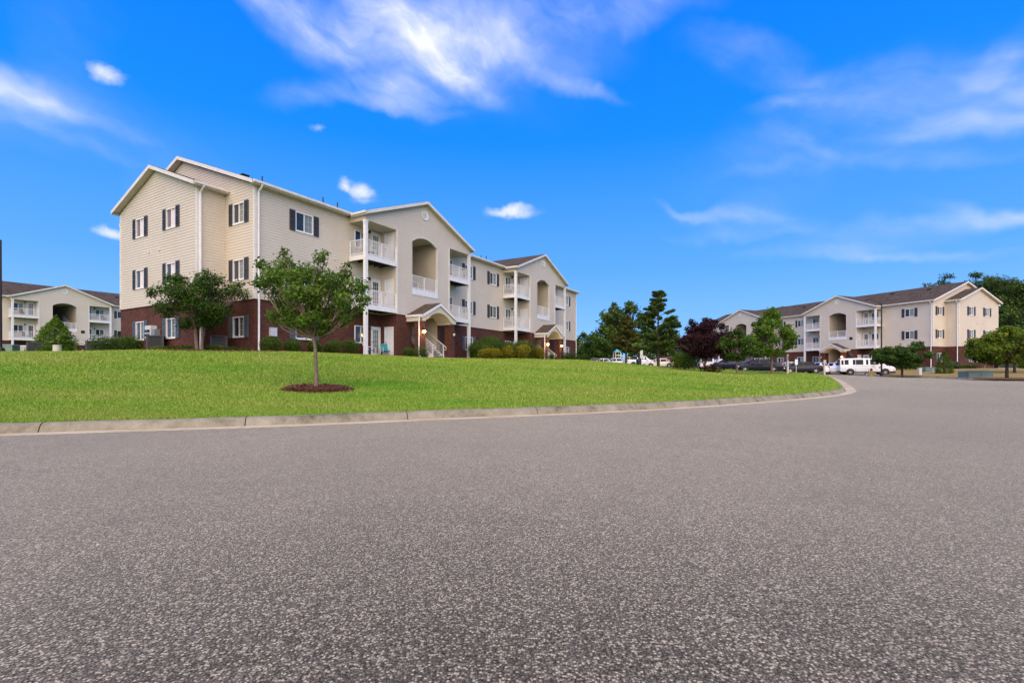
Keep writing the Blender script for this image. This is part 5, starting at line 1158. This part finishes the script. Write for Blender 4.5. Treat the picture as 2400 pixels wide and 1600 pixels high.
for i, (px, d, h, w, lab) in enumerate([(2255, 124, 17.0, 11, 'dense pine filling the gap below the tallest pine'), (2318, 112, 20.5, 11, 'dense dark pine right of the tallest pine'), (2352, 106, 19.0, 11, 'dark pine sloping down to the right edge'), (2388, 102, 17.6, 11, 'dark pine at the right edge of the wood'), (2425, 98, 16.6, 11, 'pine cut by the right edge of the picture'), (2345, 90, 11.0, 9, 'lower dark tree in front of the pine wood'), (2390, 84, 9.5, 9, 'lower green tree in front of the wood at the right edge'), (2190, 130, 18.4, 8, 'pine just left of the tall open one, mostly behind the roof')]):
    far_pine(lab, px, d, h, w * 1.15, 210 + i, .04, n=110, dens=44)

# ------------------------------------------------------------------ lawn blades
def blades(name, n, sampler, zf, hh, ww, mat, keep):
    x, y = sampler(n); m = keep(x, y); x, y = x[m], y[m]; n = len(x); z = zf(x, y)
    d = np.hypot(x, y); sc = np.clip(d / 12, .8, 2.6)
    a = rng.uniform(0, 6.28, n); lean = rng.normal(0, .5, (n, 2)) * (hh * sc)[:, None]; h = hh * sc ** .7 * rng.uniform(.5, 1.25, n); w = ww * sc
    s = np.stack([np.cos(a) * w, np.sin(a) * w, np.zeros(n)], 1); c = np.stack([x, y, z - .005], 1); tip = c + np.stack([lean[:, 0], lean[:, 1], h], 1)
    V_ = np.stack([c - s, c + s, tip], 1).reshape(-1, 3); T = np.clip(rng.normal(.45, .24, n), 0, 1)
    return tag(mk(name, cloud_mesh(name, V_, 3, mat, T)), 'short mown grass of the front lawn' if mat == 'grass_blade' else 'short dry grass across the road', 'grass', None, 'stuff')
bedP = dens_poly(bed); ringc = (tx + .03, ty - .02)
pad_t = [(6.2, 3.2), (17.8, 3.2), (17.8, .0), (6.2, .0)]
lawn_over = [(p.x, p.y) for p in offset_line(KC, .61)] + lawn_poly[len(LAWN_EDGE):]
def keep_lawn(x, y):
    m = inside(lawn_over, x, y) & ~inside(bedP, x, y); m &= ((x - ringc[0]) / .97) ** 2 + ((y - ringc[1]) / .83) ** 2 > 1
    t = (x - CO.x) * U.x + (y - CO.y) * U.y; p_ = -((x - CO.x) * V.x + (y - CO.y) * V.y)
    for t0, t1, p1 in ((-.2, 43, .05), (6.2, 17.8, 1.8), (9.6, 14.4, 3.5), (25, 36.6, 1.8), (28.4, 33.2, 3.5), (18.2, 29, 4.4)): m &= ~((t > t0) & (t < t1) & (p_ < p1) & (p_ > -16))
    return m
def samp_view(n):    # denser near the camera, within the visible wedge and a margin
    d = 8.2 * (60 / 8.2) ** rng.uniform(0, 1, n) ** 1.25; k_ = rng.uniform(-1.25, 1.0, n); return k_ * d, d
# wedge sampling is by ground distance only: the lawn is thinner where it is farther away
blades('grass', 1050000, samp_view, Lz, .055, .0062, 'grass_blade', keep_lawn)

# ------------------------------------------------------------------ cars
def loft_car(st, glass_side, ws, rw, name='body'):
    """st: stations from tail to nose (x, half width, z bottom, z belt, half roof width, z roof)"""
    rings = []
    for x, w, zb, zt, wr, zr in st:
        mid = zb + (zt - zb) * .5; g = zr - zt
        rings.append([(x, 0, zb), (x, w * .80, zb), (x, w * .95, zb + .08), (x, w, mid), (x, w * .985, zt - .06), (x, w * .95, zt), (x, wr + (w * .95 - wr) * .12, zt + g * .80 if g > .1 else zt + g * .5), (x, wr * .93, zr - .02), (x, wr * .55, zr + .012), (x, 0, zr + .02)])
    n = len(rings[0]); m = MB()
    full = [[Vector(p) for p in r] + [Vector((p[0], -p[1], p[2])) for p in r[-2:0:-1]] for r in rings]; N = len(full[0])
    for r in full: m.v += [tuple(p) for p in r]
    for i in range(len(full) - 1):
        for j in range(N): a = i * N + j; b = i * N + (j + 1) % N; m.f.append((a, a + N, b + N, b)); m.uv.append([(0, 0)] * 4); m.mi.append(0)
    m.f.append(tuple(range(N))); m.uv.append([(0, 0)] * N); m.mi.append(0); e = (len(full) - 1) * N; m.f.append(tuple(e + j for j in reversed(range(N)))); m.uv.append([(0, 0)] * N); m.mi.append(0)
    me = m.mesh(name, 'paint_white', 38); bm = bmesh.new(); bm.from_mesh(me); bmesh.ops.recalc_face_normals(bm, faces=bm.faces); bm.to_mesh(me); bm.free(); me.polygons.foreach_set('use_smooth', [True] * len(me.polygons)); me.set_sharp_from_angle(angle=R(38))
    def patch(pts, inset=.07, off=.012):
        c = sum(pts, Vector()) / len(pts); q = [p + (c - p) * inset for p in pts]; nn = (q[1] - q[0]).cross(q[2] - q[0]).normalized()
        ctr = Vector((0, 0, .7))
        if nn.dot(c - Vector((c.x * .6, 0, .7))) < 0: nn = -nn
        return [p + nn * off for p in q]
    gl = []
    for i0, i1, t0, t1 in glass_side:
        for s in (1, -1):
            def P(i, j): v = full[i][j].copy(); v.y *= s; return v
            def L(a, b, t): return a.lerp(b, t)
            gl.append(patch([L(P(i0, 5), P(i1, 5), t0), L(P(i0, 5), P(i1, 5), t1), L(P(i0, 6), P(i1, 6), t1), L(P(i0, 6), P(i1, 6), t0)]))
    scr = []
    for (a, b) in (ws, rw):
        if a is None: continue
        lo, hi = full[a], full[b]
        q = [lo[6], hi[7], Vector((hi[7].x, -hi[7].y, hi[7].z)), Vector((lo[6].x, -lo[6].y, lo[6].z))]; mid0 = (lo[9] - (q[0] + q[3]) / 2); scr.append(patch(q, .06, .035))
    return me, gl, scr
KINDS = {}
def car_kind(key, L, Wd, H, st, gs, ws, rw, wb, wr, mats=None): KINDS[key] = dict(L=L, W=Wd, H=H, data=loft_car(st, gs, ws, rw), wb=wb, wr=wr)
car_kind('sedan', 4.7, 1.8, 1.45, [(-2.35, .72, .42, .80, .55, .84), (-2.25, .84, .24, .93, .62, .97), (-1.72, .89, .20, .97, .66, 1.02), (-1.0, .90, .19, .94, .60, 1.40), (-.05, .90, .19, .92, .62, 1.45), (.65, .90, .19, .90, .58, 1.36), (1.40, .89, .20, .88, .66, .95), (2.05, .84, .22, .72, .62, .80), (2.32, .72, .32, .60, .52, .64)],
         [(2, 3, .45, 1), (3, 4, .02, .98), (4, 5, .02, 1), (5, 6, 0, .42)], (6, 5), (2, 3), (-1.38, 1.42), .33)
car_kind('suv', 4.7, 1.88, 1.75, [(-2.35, .80, .50, 1.0, .62, 1.05), (-2.30, .90, .32, 1.08, .68, 1.60), (-2.05, .93, .28, 1.10, .70, 1.70), (-1.0, .94, .26, 1.10, .72, 1.76), (0, .94, .26, 1.08, .72, 1.75), (.62, .94, .26, 1.06, .68, 1.66), (1.32, .93, .27, 1.04, .72, 1.10), (2.05, .88, .30, .92, .68, .98), (2.33, .78, .40, .74, .58, .80)],
         [(1, 3, .15, .95), (3, 4, .02, .98), (4, 5, .02, 1), (5, 6, 0, .4)], (6, 5), (0, 1), (-1.40, 1.45), .37)
car_kind('van', 5.6, 2.0, 2.05, [(-2.8, .92, .50, 1.20, .80, 1.24), (-2.76, .98, .42, 1.24, .82, 1.95), (-2.4, 1.0, .40, 1.26, .84, 2.04), (-1.2, 1.0, .38, 1.26, .85, 2.07), (.1, 1.0, .38, 1.26, .85, 2.06), (1.2, 1.0, .38, 1.24, .82, 1.98), (1.85, .99, .40, 1.20, .78, 1.26), (2.55, .95, .42, 1.02, .76, 1.08), (2.8, .86, .48, .82, .66, .88)],
         [(1, 2, .25, .95), (2, 3, .05, .42), (2, 3, .75, 1), (3, 4, 0, .62), (3, 4, .80, 1), (4, 5, .12, .95), (5, 6, .02, .5)], (6, 5), (0, 1), (-1.75, 1.75), .37)
car_kind('pickup', 5.8, 1.98, 1.9, [(-2.9, .88, .62, 1.12, .80, 1.14), (-2.85, .94, .52, 1.20, .84, 1.22), (-1.05, .97, .40, 1.20, .84, 1.22), (-1.00, .97, .38, 1.20, .70, 1.84), (-.4, .97, .38, 1.20, .74, 1.90), (.55, .97, .38, 1.18, .70, 1.82), (1.25, .97, .40, 1.16, .76, 1.22), (2.5, .94, .44, 1.10, .76, 1.16), (2.88, .84, .52, .92, .66, .98)],
         [(3, 4, .08, .95), (4, 5, .04, .98), (5, 6, 0, .45)], (6, 5), (2, 3), (-1.80, 1.85), .40)
def wheel_meshes(r):
    w = .20; t = MB().lathe([(r * .62, -.0), (r * .95, .0), (r, .03), (r, w - .03), (r * .95, w), (r * .62, w)], 20, (0, 0, 0), 'y').mesh('tyre', 'tyre', True)
    m = MB(); m.lathe([(r * .64, .015), (r * .60, .0), (r * .56, .03)], 20, (0, 0, 0), 'y'); m.lathe([(.0, -.004), (r * .16, -.004), (r * .16, .05)], 12, (0, 0, 0), 'y')
    for i in range(5): a = 2 * math.pi * i / 5; m.beam((math.cos(a) * r * .12, .018, math.sin(a) * r * .12), (math.cos(a) * r * .60, .018, math.sin(a) * r * .60), .05, .06, (0, 1, 0))
    return t, m.mesh('rim', 'rim'), MB().lathe([(0, .04), (r * .62, .04)], 16, (0, 0, 0), 'y').mesh('hub', 'plastic_black')
WHM = {}
def car(key, name, label, px, d, heading, paintm, cat='car', group='parked cars', zoff=0.0):
    K = KINDS[key]; x, y = W(px, d); root = empty(name, (x, y, tz(x, y) + .01 + zoff), R(heading)); tag(root, label, cat, group)
    me, gl, scr = K['data']; me2 = me.copy(); me2.materials.clear(); me2.materials.append(MATS[paintm]); mk('body', me2, root)
    for q in gl: m = MB(); m.quad(q); m.build('side_window', 'car_glass', root)
    for q, nm in zip(scr, ('windscreen', 'rear_window')): m = MB(); m.quad(q); m.build(nm, 'car_glass', root)
    r = K['wr']; hw = K['W'] / 2
    if r not in WHM: WHM[r] = wheel_meshes(r)
    arch = MB().lathe([(0, 0), (r * 1.17, 0), (r * 1.17, .02)], 18, (0, 0, 0), 'y').mesh('wheel_arch', 'plastic_black')
    for xw in K['wb']:
        for s in (-1, 1):
            a = mk('wheel_arch', arch, root, (xw, s * (hw + .003), r + .02)); a.rotation_euler = (0, 0, 0 if s < 0 else R(180))
            w = mk('wheel', WHM[r][0], root, (xw, s * (hw + .03), r)); w.rotation_euler = (0, 0, 0 if s < 0 else R(180)); mk('rim', WHM[r][1], w); mk('hub', WHM[r][2], w)
    L2 = K['L'] / 2; zt = {'sedan': (.82, .62), 'suv': (1.02, .86), 'van': (1.02, .74), 'pickup': (1.0, .92)}[key]
    for s in (-1, 1):
        y0, y1 = sorted((s * hw * .60, s * hw * .95)); MB().box((-L2 + .02, y0, zt[0] - .08), (-L2 + .22, y1, zt[0] + .08)).build('tail_light', 'tail_red', root); MB().box((L2 - .34, y0, zt[1] - .05), (L2 - .06, y1 * .98 if s > 0 else y1, zt[1] + .09)).build('headlight', 'head_clear', root)
        MB().box((.55, s * (hw + .02), .92 if key == 'sedan' else 1.12), (.75, s * (hw + .18), 1.05 if key == 'sedan' else 1.28)).build('mirror', paintm, root)
    MB().box((-L2 - .03, -hw * .86, .34), (-L2 + .15, hw * .86, .50)).build('bumper', 'chrome' if key == 'pickup' else 'plastic_black' if key == 'van' else paintm, root); MB().box((L2 - .15, -hw * .82, .28), (L2 + .02, hw * .82, .46)).build('bumper', 'plastic_black' if key != 'pickup' else 'chrome', root)
    MB().box((-L2 - .045, -.16, .62), (-L2 + .06, .16, .74)).build('number_plate', 'white_trim', root)
    # sills / door seams
    sm = MB()
    for xs in ({'sedan': (-.95, -.02, .95), 'suv': (-1.0, 0, 1.0), 'van': (-1.2, .1, 1.35), 'pickup': (-.98, -.35, .95)}[key]):
        for s in (-1, 1): sm.box((xs - .008, s * hw * .90, .38), (xs + .008, s * (hw + .004), .86))
    sm.build('door_seam', 'plastic_black', root)
    return root
car('sedan', 'parked_car', 'dark blue sedan in side view behind the bright green tree', 1778, 54.5, 158, 'paint_navy')
van = car('van', 'passenger_van', 'white passenger van with a covered spare wheel on its back', 2028, 60, -22, 'paint_white', 'van')
MB().lathe([(0, -.02), (.34, -.02), (.37, .02), (.37, .18), (.30, .2)], 20, (0, 0, 0), 'y').build('spare_wheel_cover', 'paint_white', van, True).rotation_euler = (0, 0, R(-90))
van.children[-1].location = (-3.02, .25, 1.02)
MB().box((-2.3, -.6, 2.075), (-2.2, .6, 2.11)).build('roof_rib', 'paint_white', van)
MB().beam((-1.5, -1.012, 1.17), (2.0, -1.012, 1.14), .012, .02).build('side_moulding', 'chrome', van)
car('sedan', 'parked_car', 'black sedan facing left in front of the right apartment building', 1876, 60.5, 168, 'paint_black')
car('sedan', 'parked_car', 'pale silver car partly behind the wooden post and the black sedan', 1850, 66, 165, 'paint_silver')
car('sedan', 'parked_car', 'white sedan with its red tail lights towards the lawn, next to the black one', 1922, 61.5, 62, 'paint_white')
car('sedan', 'parked_car', 'white sedan half hidden by the back of the white van', 1954, 64, 60, 'paint_white')
car('suv', 'parked_car', 'dark blue car nose to tail behind the blue sedan', 1716, 60, 150, 'paint_navy')
car('sedan', 'parked_car', 'white car seen just left of the two dark blue ones', 1690, 65, 195, 'paint_white')
car('suv', 'parked_car', 'white vehicle seen from behind under the purple tree', 1653, 66, 75, 'paint_white')
car('sedan', 'parked_car', 'dark car with red tail lights right of the white one under the purple tree', 1677, 68, 30, 'paint_grey')
car('pickup', 'pickup_truck', 'white crew cab pickup truck behind the green litter bin', 1502, 82, 12, 'paint_white', 'pickup truck')
car('sedan', 'parked_car', 'cream white sedan behind the trunk of the tall pine', 1545, 78, 172, 'paint_cream')
car('suv', 'parked_car', 'dark red car at the left edge of the green bush', 1577, 82, 20, 'paint_red')
car('sedan', 'parked_car', 'white car left of the pickup truck, hood to the left', 1442, 83, 178, 'paint_white')
car('sedan', 'parked_car', 'white low sedan furthest left, near the two dark tree stems', 1412, 88, 180, 'paint_white')
car('suv', 'parked_car', 'dark grey vehicle behind the furthest left white sedan', 1392, 97, 182, 'paint_grey')

# ------------------------------------------------------------------ street furniture and utilities
def ac_unit(px, d, label, w=.78, h=.82, rot=30, zf=lz):
    x, y = W(px, d); root = empty('air_conditioner', (x, y, zf(x, y) - .01), R(rot)); tag(root, label, 'air conditioner', 'air conditioner units on the ground')
    MB().box((-w / 2 - .06, -w / 2 - .06, -.1), (w / 2 + .06, w / 2 + .06, .06)).build('pad', 'concrete_slab', root); MB().box((-w / 2 + .03, -w / 2 + .03, .06), (w / 2 - .03, w / 2 - .03, .06 + h - .05)).build('coil', 'ac_dark', root)
    m = MB()
    for z in np.arange(.12, h - .02, .055): m.box((-w / 2, -w / 2, z), (w / 2, -w / 2 + .012, z + .022)); m.box((-w / 2, w / 2 - .012, z), (w / 2, w / 2, z + .022)); m.box((-w / 2, -w / 2 + .012, z), (-w / 2 + .012, w / 2 - .012, z + .022)); m.box((w / 2 - .012, -w / 2 + .012, z), (w / 2, w / 2 - .012, z + .022))
    tag(m.build('louvre_grille', 'ac_grey', root), kind='stuff')
    for sx in (-1, 1):
        for sy in (-1, 1): MB().box((sx * (w / 2 + .006), sy * (w / 2 + .006), .06), (sx * (w / 2 - .09), sy * (w / 2 - .09), h + .04)).build('corner_post', 'ac_grey', root)
    MB().box((-w / 2 - .012, -w / 2 - .012, h + .04), (w / 2 + .012, w / 2 + .012, h + .10)).build('top_cover', 'ac_grey', root)
    m = MB(); m.lathe([(.12, h + .125), (.30, h + .115), (.32, h + .10)], 20); m.build('fan_guard', 'ac_dark', root); return root
ac_unit(365, 27.9, 'tall grey air conditioner below the meter boxes at the gable end', .8, .92)
ac_unit(481, 28.0, 'grey air conditioner in the corner, left one of the pair', .74, .78)
ac_unit(513, 26.9, 'grey air conditioner in the corner, right one of the pair', .80, .82)
ac_unit(95, 35.5, 'dark wide air conditioner left of the bushy conifer', 1.2, .78)
ac_unit(224, 35.5, 'dark air conditioner between the conifer and the wide dark shrub', .95, .95)
rzf = lambda x, y: float(Rz([x], [y])[0])
ac_unit(2346, 63.5, 'dark air conditioner behind the trunks at the right edge, left one', .95, .95, -20, rzf)
ac_unit(2368, 63.0, 'dark air conditioner behind the trunks at the right edge, right one', .95, .95, -20, rzf)
ac_unit(2237, 64.2, 'grey air conditioner right of the bright narrow conifer', 1.0, .8, -20, rzf)
# meter bank on the gable end of the main building (set on the end bay, x = -1.5)
def meter_bank(par_loc, rotz, label):
    root = empty('meter_bank', par_loc, rotz); tag(root, label, 'meter box', 'electric meter banks')
    MB().box((-.55, -.34, .40), (.15, -.001, 1.12)).build('cabinet', 'meter_grey', root); MB().box((.151, -.30, .40), (.55, -.001, .90)).build('switch_box', 'meter_mid', root); MB().box((-.85, -.22, .45), (-.551, -.001, .78)).build('junction_box', 'meter_grey', root)
    for z in (.55, .80): m = MB(); m.lathe([(0, -.46), (.075, -.45), (.085, -.34)], 12, (-.30, 0, z), 'y').build('meter', 'pane_dark', root); MB().lathe([(0, -.46), (.075, -.45), (.085, -.34)], 12, (-.02, 0, z), 'y').build('meter', 'pane_dark', root)
    MB().tube([(.3, -.12, .40), (.3, -.12, -.9)], .035, 6).build('conduit', 'meter_mid', root); return root
rot_main = math.atan2(U.y, U.x)
def bl(x, y, z): q = CO + U * x + V * y; return (q.x, q.y, MAIN_Z + z)
meter_bank(bl(-1.53, 7.35, .55), rot_main - R(90), 'pale grey electric meter boxes on the brick gable end')
x, y = W(2300, 62.5); z = rzf(x, y); meter_bank((x, y, z + .35), R(-30), 'grey electric meter boxes at the end wall of the right apartment building')
ub = empty('utility_box', bl(1.02, 0, .95), rot_main); tag(ub, 'small pale grey box on the brick front near the corner downspout', 'utility box')
MB().box((-.2, -.14, 0), (.2, -.001, .46)).build('box', 'meter_grey', ub); MB().box((-.215, -.155, .44), (.215, -.001, .475)).build('lid', 'meter_grey', ub); MB().tube([(0, -.07, 0), (0, -.07, -1.0)], .03, 6).build('conduit', 'plastic_black', ub)
for t_, lab in ((.30, 'small white outlet box left of the corner on the brick'), ):
    pass
def cabinet(name, label, px, d, w, dp, h, mat, rot=20, zf=lz, cat='utility box', tz_=0, grp=None):
    x, y = W(px, d); root = empty(name, (x, y, zf(x, y) - .02), R(rot)); tag(root, label, cat, grp)
    MB().box((-w / 2 - .08, -dp / 2 - .08, -.2), (w / 2 + .08, dp / 2 + .08, .05)).build('pad', 'concrete_slab', root)
    m = MB(); m.quad([(-w / 2, -dp / 2, .05), (w / 2, -dp / 2, .05), (w / 2, -dp / 2, h * .86), (-w / 2, -dp / 2, h * .86)]); m.box((-w / 2, -dp / 2 + .003, .05), (w / 2, dp / 2, h * .86)); m.build('body', mat, root)
    m = MB(); a, b = w / 2 + .03, dp / 2 + .03; m.v = [(-a, -b, h * .86), (a, -b, h * .86), (a, b, h * .86), (-a, b, h * .86), (-a * .94, -b * .7, h), (a * .94, -b * .7, h), (a * .94, b * .9, h), (-a * .94, b * .9, h)]
    for f in ((3, 2, 1, 0), (4, 5, 6, 7), (0, 1, 5, 4), (1, 2, 6, 5), (2, 3, 7, 6), (3, 0, 4, 7)): m.f.append(f); m.uv.append([(0, 0)] * 4); m.mi.append(0)
    m.build('lid', mat, root); MB().box((-.03, -dp / 2 - .03, h * .4), (.03, -dp / 2 - .001, h * .55)).build('latch', 'plastic_black', root); MB().box((-.008, -dp / 2 - .006, .08), (.008, -dp / 2 - .001, h * .84)).build('door_seam', 'plastic_black', root); return root
cabinet('transformer', 'blue green transformer box on the dry lawn across the road', 2286, 47.5, 2.15, 1.3, .66, 'transformer', -5, rzf, 'transformer', grp='green transformer boxes')
cabinet('transformer', 'green transformer box at the left edge of the picture', 8, 33.5, 1.3, 1.1, .66, 'transformer', 25, lz, 'transformer', grp='green transformer boxes')
cabinet('transformer', 'low dark green box behind the pale post at the right building', 2178, 60, 1.3, .9, .6, 'transformer', -10, rzf, 'transformer', grp='green transformer boxes')
cabinet('utility_cabinet', 'small tan utility cabinet left of the dark wide air conditioner', 62, 35.2, .55, .45, .66, 'pedestal', 25)
def pedestal(label, px, d, r, h, zf, sq=False):
    x, y = W(px, d); root = empty('utility_pedestal', (x, y, zf(x, y) - .05)); tag(root, label, 'utility post', 'pale utility posts')
    if sq: MB().box((-r, -r, 0), (r, r, h - .08)).build('post', 'pedestal', root); MB().box((-r - .015, -r - .015, h - .08), (r + .015, r + .015, h)).build('cap', 'pedestal', root)
    else: MB().lathe([(r, 0), (r, h - .06)], 16).build('post', 'pedestal', root, True); MB().lathe([(r + .015, h - .061), (r + .015, h - .02), (r * .7, h), (0, h + .005)], 16).build('cap', 'pedestal', root, True)
pedestal('pale round utility post in front of the bushy conifer', 134, 34.5, .24, .74, lz)
pedestal('pale square utility post at the right apartment building', 2155, 56, .16, .85, rzf, True)
pedestal('small pale utility post right of the low dark green box', 2187, 59, .13, .5, rzf, True)
# fire hydrant
x, y = W(2042, 55.5); hy = empty('fire_hydrant', (x, y, tz(x, y) + .02)); tag(hy, 'yellow fire hydrant with a dark top in front of the white van', 'fire hydrant')
MB().lathe([(.17, 0), (.17, .06), (.11, .08), (.11, .55), (.15, .57), (.15, .62)], 14).build('barrel', 'hydrant_yellow', hy, 40); MB().lathe([(.145, .62), (.13, .72), (.07, .82), (.03, .84), (.03, .92), (0, .92)], 14).build('bonnet', 'hydrant_top', hy, 40)
for s in (-1, 1): MB().tube([(s * .10, 0, .45), (s * .20, 0, .45)], [.06, .065], 10).build('nozzle', 'hydrant_yellow', hy)
MB().tube([(0, -.10, .40), (0, -.19, .40)], [.075, .08], 10).build('nozzle', 'hydrant_yellow', hy)
# lamp posts
def lamp_post(label, px, d, h, arm, zf):
    x, y = W(px, d); root = empty('lamp_post', (x, y, zf(x, y) - .05)); tag(root, label, 'lamp post', 'black lamp posts')
    MB().lathe([(.19, 0), (.19, .25), (.12, .35)], 12).build('base', 'black_metal', root); MB().tube([(0, 0, .3), (0, 0, h)], [.085, .062], 10).build('pole', 'black_metal', root)
    MB().tube([(0, 0, h - .22), (arm * .35, 0, h + .05), (arm * .75, 0, h + .30), (arm, 0, h + .36)], [.04, .035, .03, .03], 8).build('arm', 'black_metal', root); MB().box((arm * .95, -.12, h + .28), (arm * 1.42, .12, h + .40)).build('lamp_head', 'black_metal', root)
lamp_post('black lamp post with a bent arm before the right apartment building', 2066, 56, 8.25, -1.25, rzf)
lamp_post('dark lamp post cut by the left edge of the picture', 0.5, 26, 6.0, -1.2, lz)
# sign posts
def sign_post(name, label, px, d, h, w, mat, board=None, zf=lz, cat='post'):
    x, y = W(px, d); root = empty(name, (x, y, zf(x, y) - .05)); tag(root, label, cat)
    MB().box((-w / 2, -w / 2, 0), (w / 2, w / 2, h)).build('post', mat, root); MB().box((-w * .35, -w * .35, h), (w * .35, w * .35, h + .03)).build('cap', mat, root)
    if board:
        bw_, bh_, bz_, bm_, ox = board
        if bw_ == 'oct': m = MB(); m.lathe([(0, -.006), (.36, -.006), (.36, .006), (0, .006)], 8, (ox, -.06, bz_), 'y'); m.build('sign_board', bm_, root).rotation_euler = (0, 0, R(70))
        else: MB().box((ox - bw_ / 2, -w / 2 - .016, bz_ - bh_ / 2), (ox + bw_ / 2, -w / 2 - .002, bz_ + bh_ / 2)).build('sign_board', bm_, root)
    return root
sign_post('sign_post', 'pale wooden post with a dark sign at the right tip of the lawn', 1846, 47.5, 1.95, .15, 'post_wood', ('oct', 0, 1.65, 'black_metal', .1), lz, 'sign')
sign_post('sign_post', 'small white sign on a thin pole in front of the right building', 1866, 56.5, 1.55, .06, 'sign_metal', (.32, .62, 1.35, 'white_trim', 0), lambda x, y: tz(x, y), 'sign')
sign_post('marker_post', 'short pale marker post on the lawn edge before the white sedans', 1932, 46.3, 1.35, .13, 'post_wood', (.24, .3, 1.3, 'post_wood', 0), lambda x, y: lz(x, y), 'post')
sign_post('sign_post', 'grey sign panel on a pole above the green litter bin', 1503.5, 74, 2.6, .08, 'sign_metal', (.42, 1.3, 2.1, 'sign_metal', -.02), lz, 'sign')
x, y = W(1497.5, 74.4); lb = empty('litter_bin', (x, y, lz(x, y) - .03)); tag(lb, 'dark green litter bin in front of the white pickup truck', 'litter bin')
MB().lathe([(.34, 0), (.40, .1), (.42, .95), (.44, .96), (.44, 1.05)], 14).build('bin_body', 'bin_green', lb, 40); MB().lathe([(.45, 1.05), (.40, 1.2), (.2, 1.3), (0, 1.32)], 14).build('bin_lid', 'bin_green', lb, 40); MB().box((.30, .10, .9), (.42, .22, 1.9)).build('post', 'plastic_black', lb)
MB().box((-.3, .02, 1.55), (.35, .10, 2.1)).build('bag_dispenser', 'plastic_black', lb)
# wooden fence behind the lot
A_, B_ = Vector((6, 106.5)), Vector((44, 108.5)); n_ = 15
fe = empty('wooden_fence', (A_.x, A_.y, lz(A_.x, A_.y))); tag(fe, 'weathered wooden fence behind the parking lot', 'fence')
for i in range(n_ + 1):
    p = A_.lerp(B_, i / n_) - A_; g_ = tz(p.x + A_.x, p.y + A_.y) - fe.location.z; MB().box((p.x - .06, p.y - .06, g_ - .5), (p.x + .06, p.y + .06, g_ + 2.05)).build('fence_post', 'fence_wood', fe)
    if i < n_:
        m = MB(); q = A_.lerp(B_, (i + 1) / n_) - A_
        for j in range(17): c = p.lerp(q, (j + .5) / 17); m.box((c.x - .068, c.y - .085, g_ - .4), (c.x + .068, c.y - .062, g_ + 1.85 + random.uniform(-.02, .02)))
        tag(m.build('fence_board', 'fence_wood', fe), kind='stuff'); MB().beam((p.x, p.y - .05, g_ + 1.5), (q.x, q.y - .05, g_ + 1.5), .04, .09).build('fence_rail', 'fence_wood', fe)
# playground tower
x, y = W(1446, 92); pg = empty('playground_tower', (x, y, tz(x, y)), R(10)); tag(pg, 'small playground tower with a pale blue pointed roof', 'play tower')
for sx in (-.5, .5):
    for sy in (-.5, .5): MB().box((sx - .06, sy - .06, -.3), (sx + .06, sy + .06, 2.75)).build('post', 'play_cream', pg)
MB().box((-.55, -.55, 1.1), (.55, .55, 1.2)).build('deck', 'play_cream', pg); m = MB(); m.lathe([(.86, 2.72), (.42, 3.05), (.05, 3.38), (0, 3.4)], 4); r_ = m.build('roof', 'play_roof', pg); r_.rotation_euler = (0, 0, R(45))
MB().box((-.44, -.56, 1.2), (.44, -.50, 1.75)).build('panel', 'play_teal', pg); MB().box((-.44, -.56, .25), (.44, -.50, 1.08)).build('panel', 'play_teal', pg); MB().box((-.44, -.56, 2.1), (.44, -.50, 2.25)).build('panel', 'play_cream', pg)
m = MB(); m.beam((.55, 0, 1.2), (2.0, .0, .2), .5, .06, (0, 0, 1)); m.build('slide', 'play_teal', pg); MB().box((1.55, -.4, -.3), (1.67, -.28, 1.9)).build('post', 'play_cream', pg); MB().box((2.3, -.4, -.3), (2.42, -.28, 1.9)).build('post', 'play_cream', pg); MB().box((1.5, -.38, 1.78), (2.45, -.30, 1.9)).build('beam', 'play_cream', pg)

# ------------------------------------------------------------------ chairs
def chair(name, label, loc, rot, mat, cat='chair', group=None):
    root = empty(name, loc, rot); tag(root, label, cat, group)
    m = MB(); m.beam((0, -.26, .40), (0, .22, .36), .50, .03); m.build('seat', mat, root); m = MB(); m.beam((0, .22, .36), (0, .42, .90), .50, .03, (0, 1, 0)); m.build('backrest', mat, root)
    for s in (-1, 1):
        x = s * .27; MB().tube([(x, -.26, .0), (x, -.28, .40), (x, -.27, .60), (x, -.1, .62), (x, .32, .60)], .016, 6).build('arm_frame', 'frame_white', root); MB().tube([(x, .30, .0), (x, .18, .36), (x, .43, .92)], .016, 6).build('leg_frame', 'frame_white', root)
    return root
chair('patio_chair', 'teal sling chair with white frame between the two white ground floor doors', bl(8.75, -.85, -.0), rot_main + R(-25), 'teal', 'chair', 'teal patio chairs')
chair('patio_chair', 'teal sling chair half hidden behind the first white porch post', bl(7.42, -.75, -.0), rot_main + R(20), 'teal', 'chair', 'teal patio chairs')
chair('balcony_chair', 'dark chair on the top balcony nearest the gable end', bl(7.4, -.75, FL[2]), rot_main + R(15), 'chair_dark', 'chair', 'chairs on balconies')
chair('balcony_chair', 'blue grey chair on the top left balcony of the second gable', bl(26.5, -.75, FL[2]), rot_main + R(15), 'chair_blue', 'chair', 'chairs on balconies')
chair('balcony_chair', 'dark low chair on the top right balcony of the first gable', bl(15.6, -.8, FL[2]), rot_main - R(10), 'chair_dark', 'chair', 'chairs on balconies')
def bl2(b, x, y, z): return b.matrix_basis @ Vector((x, y, z))
for x_, z_, mt, lab in ((7.6, FL[2], 'chair_dark', 'dark chair on the top left balcony of the left apartment building'), (16.9, FL[2], 'chair_blue', 'grey blue chair on the top right balcony of the left apartment building'), (7.9, FL[1], 'cloth_blue', 'chair with dark blue cloth on the lower left balcony of the left building')):
    chair('balcony_chair', lab, bl2(left_b, x_, -.75, z_), left_b.rotation_euler.z + R(10), mt, 'chair', 'chairs on balconies')
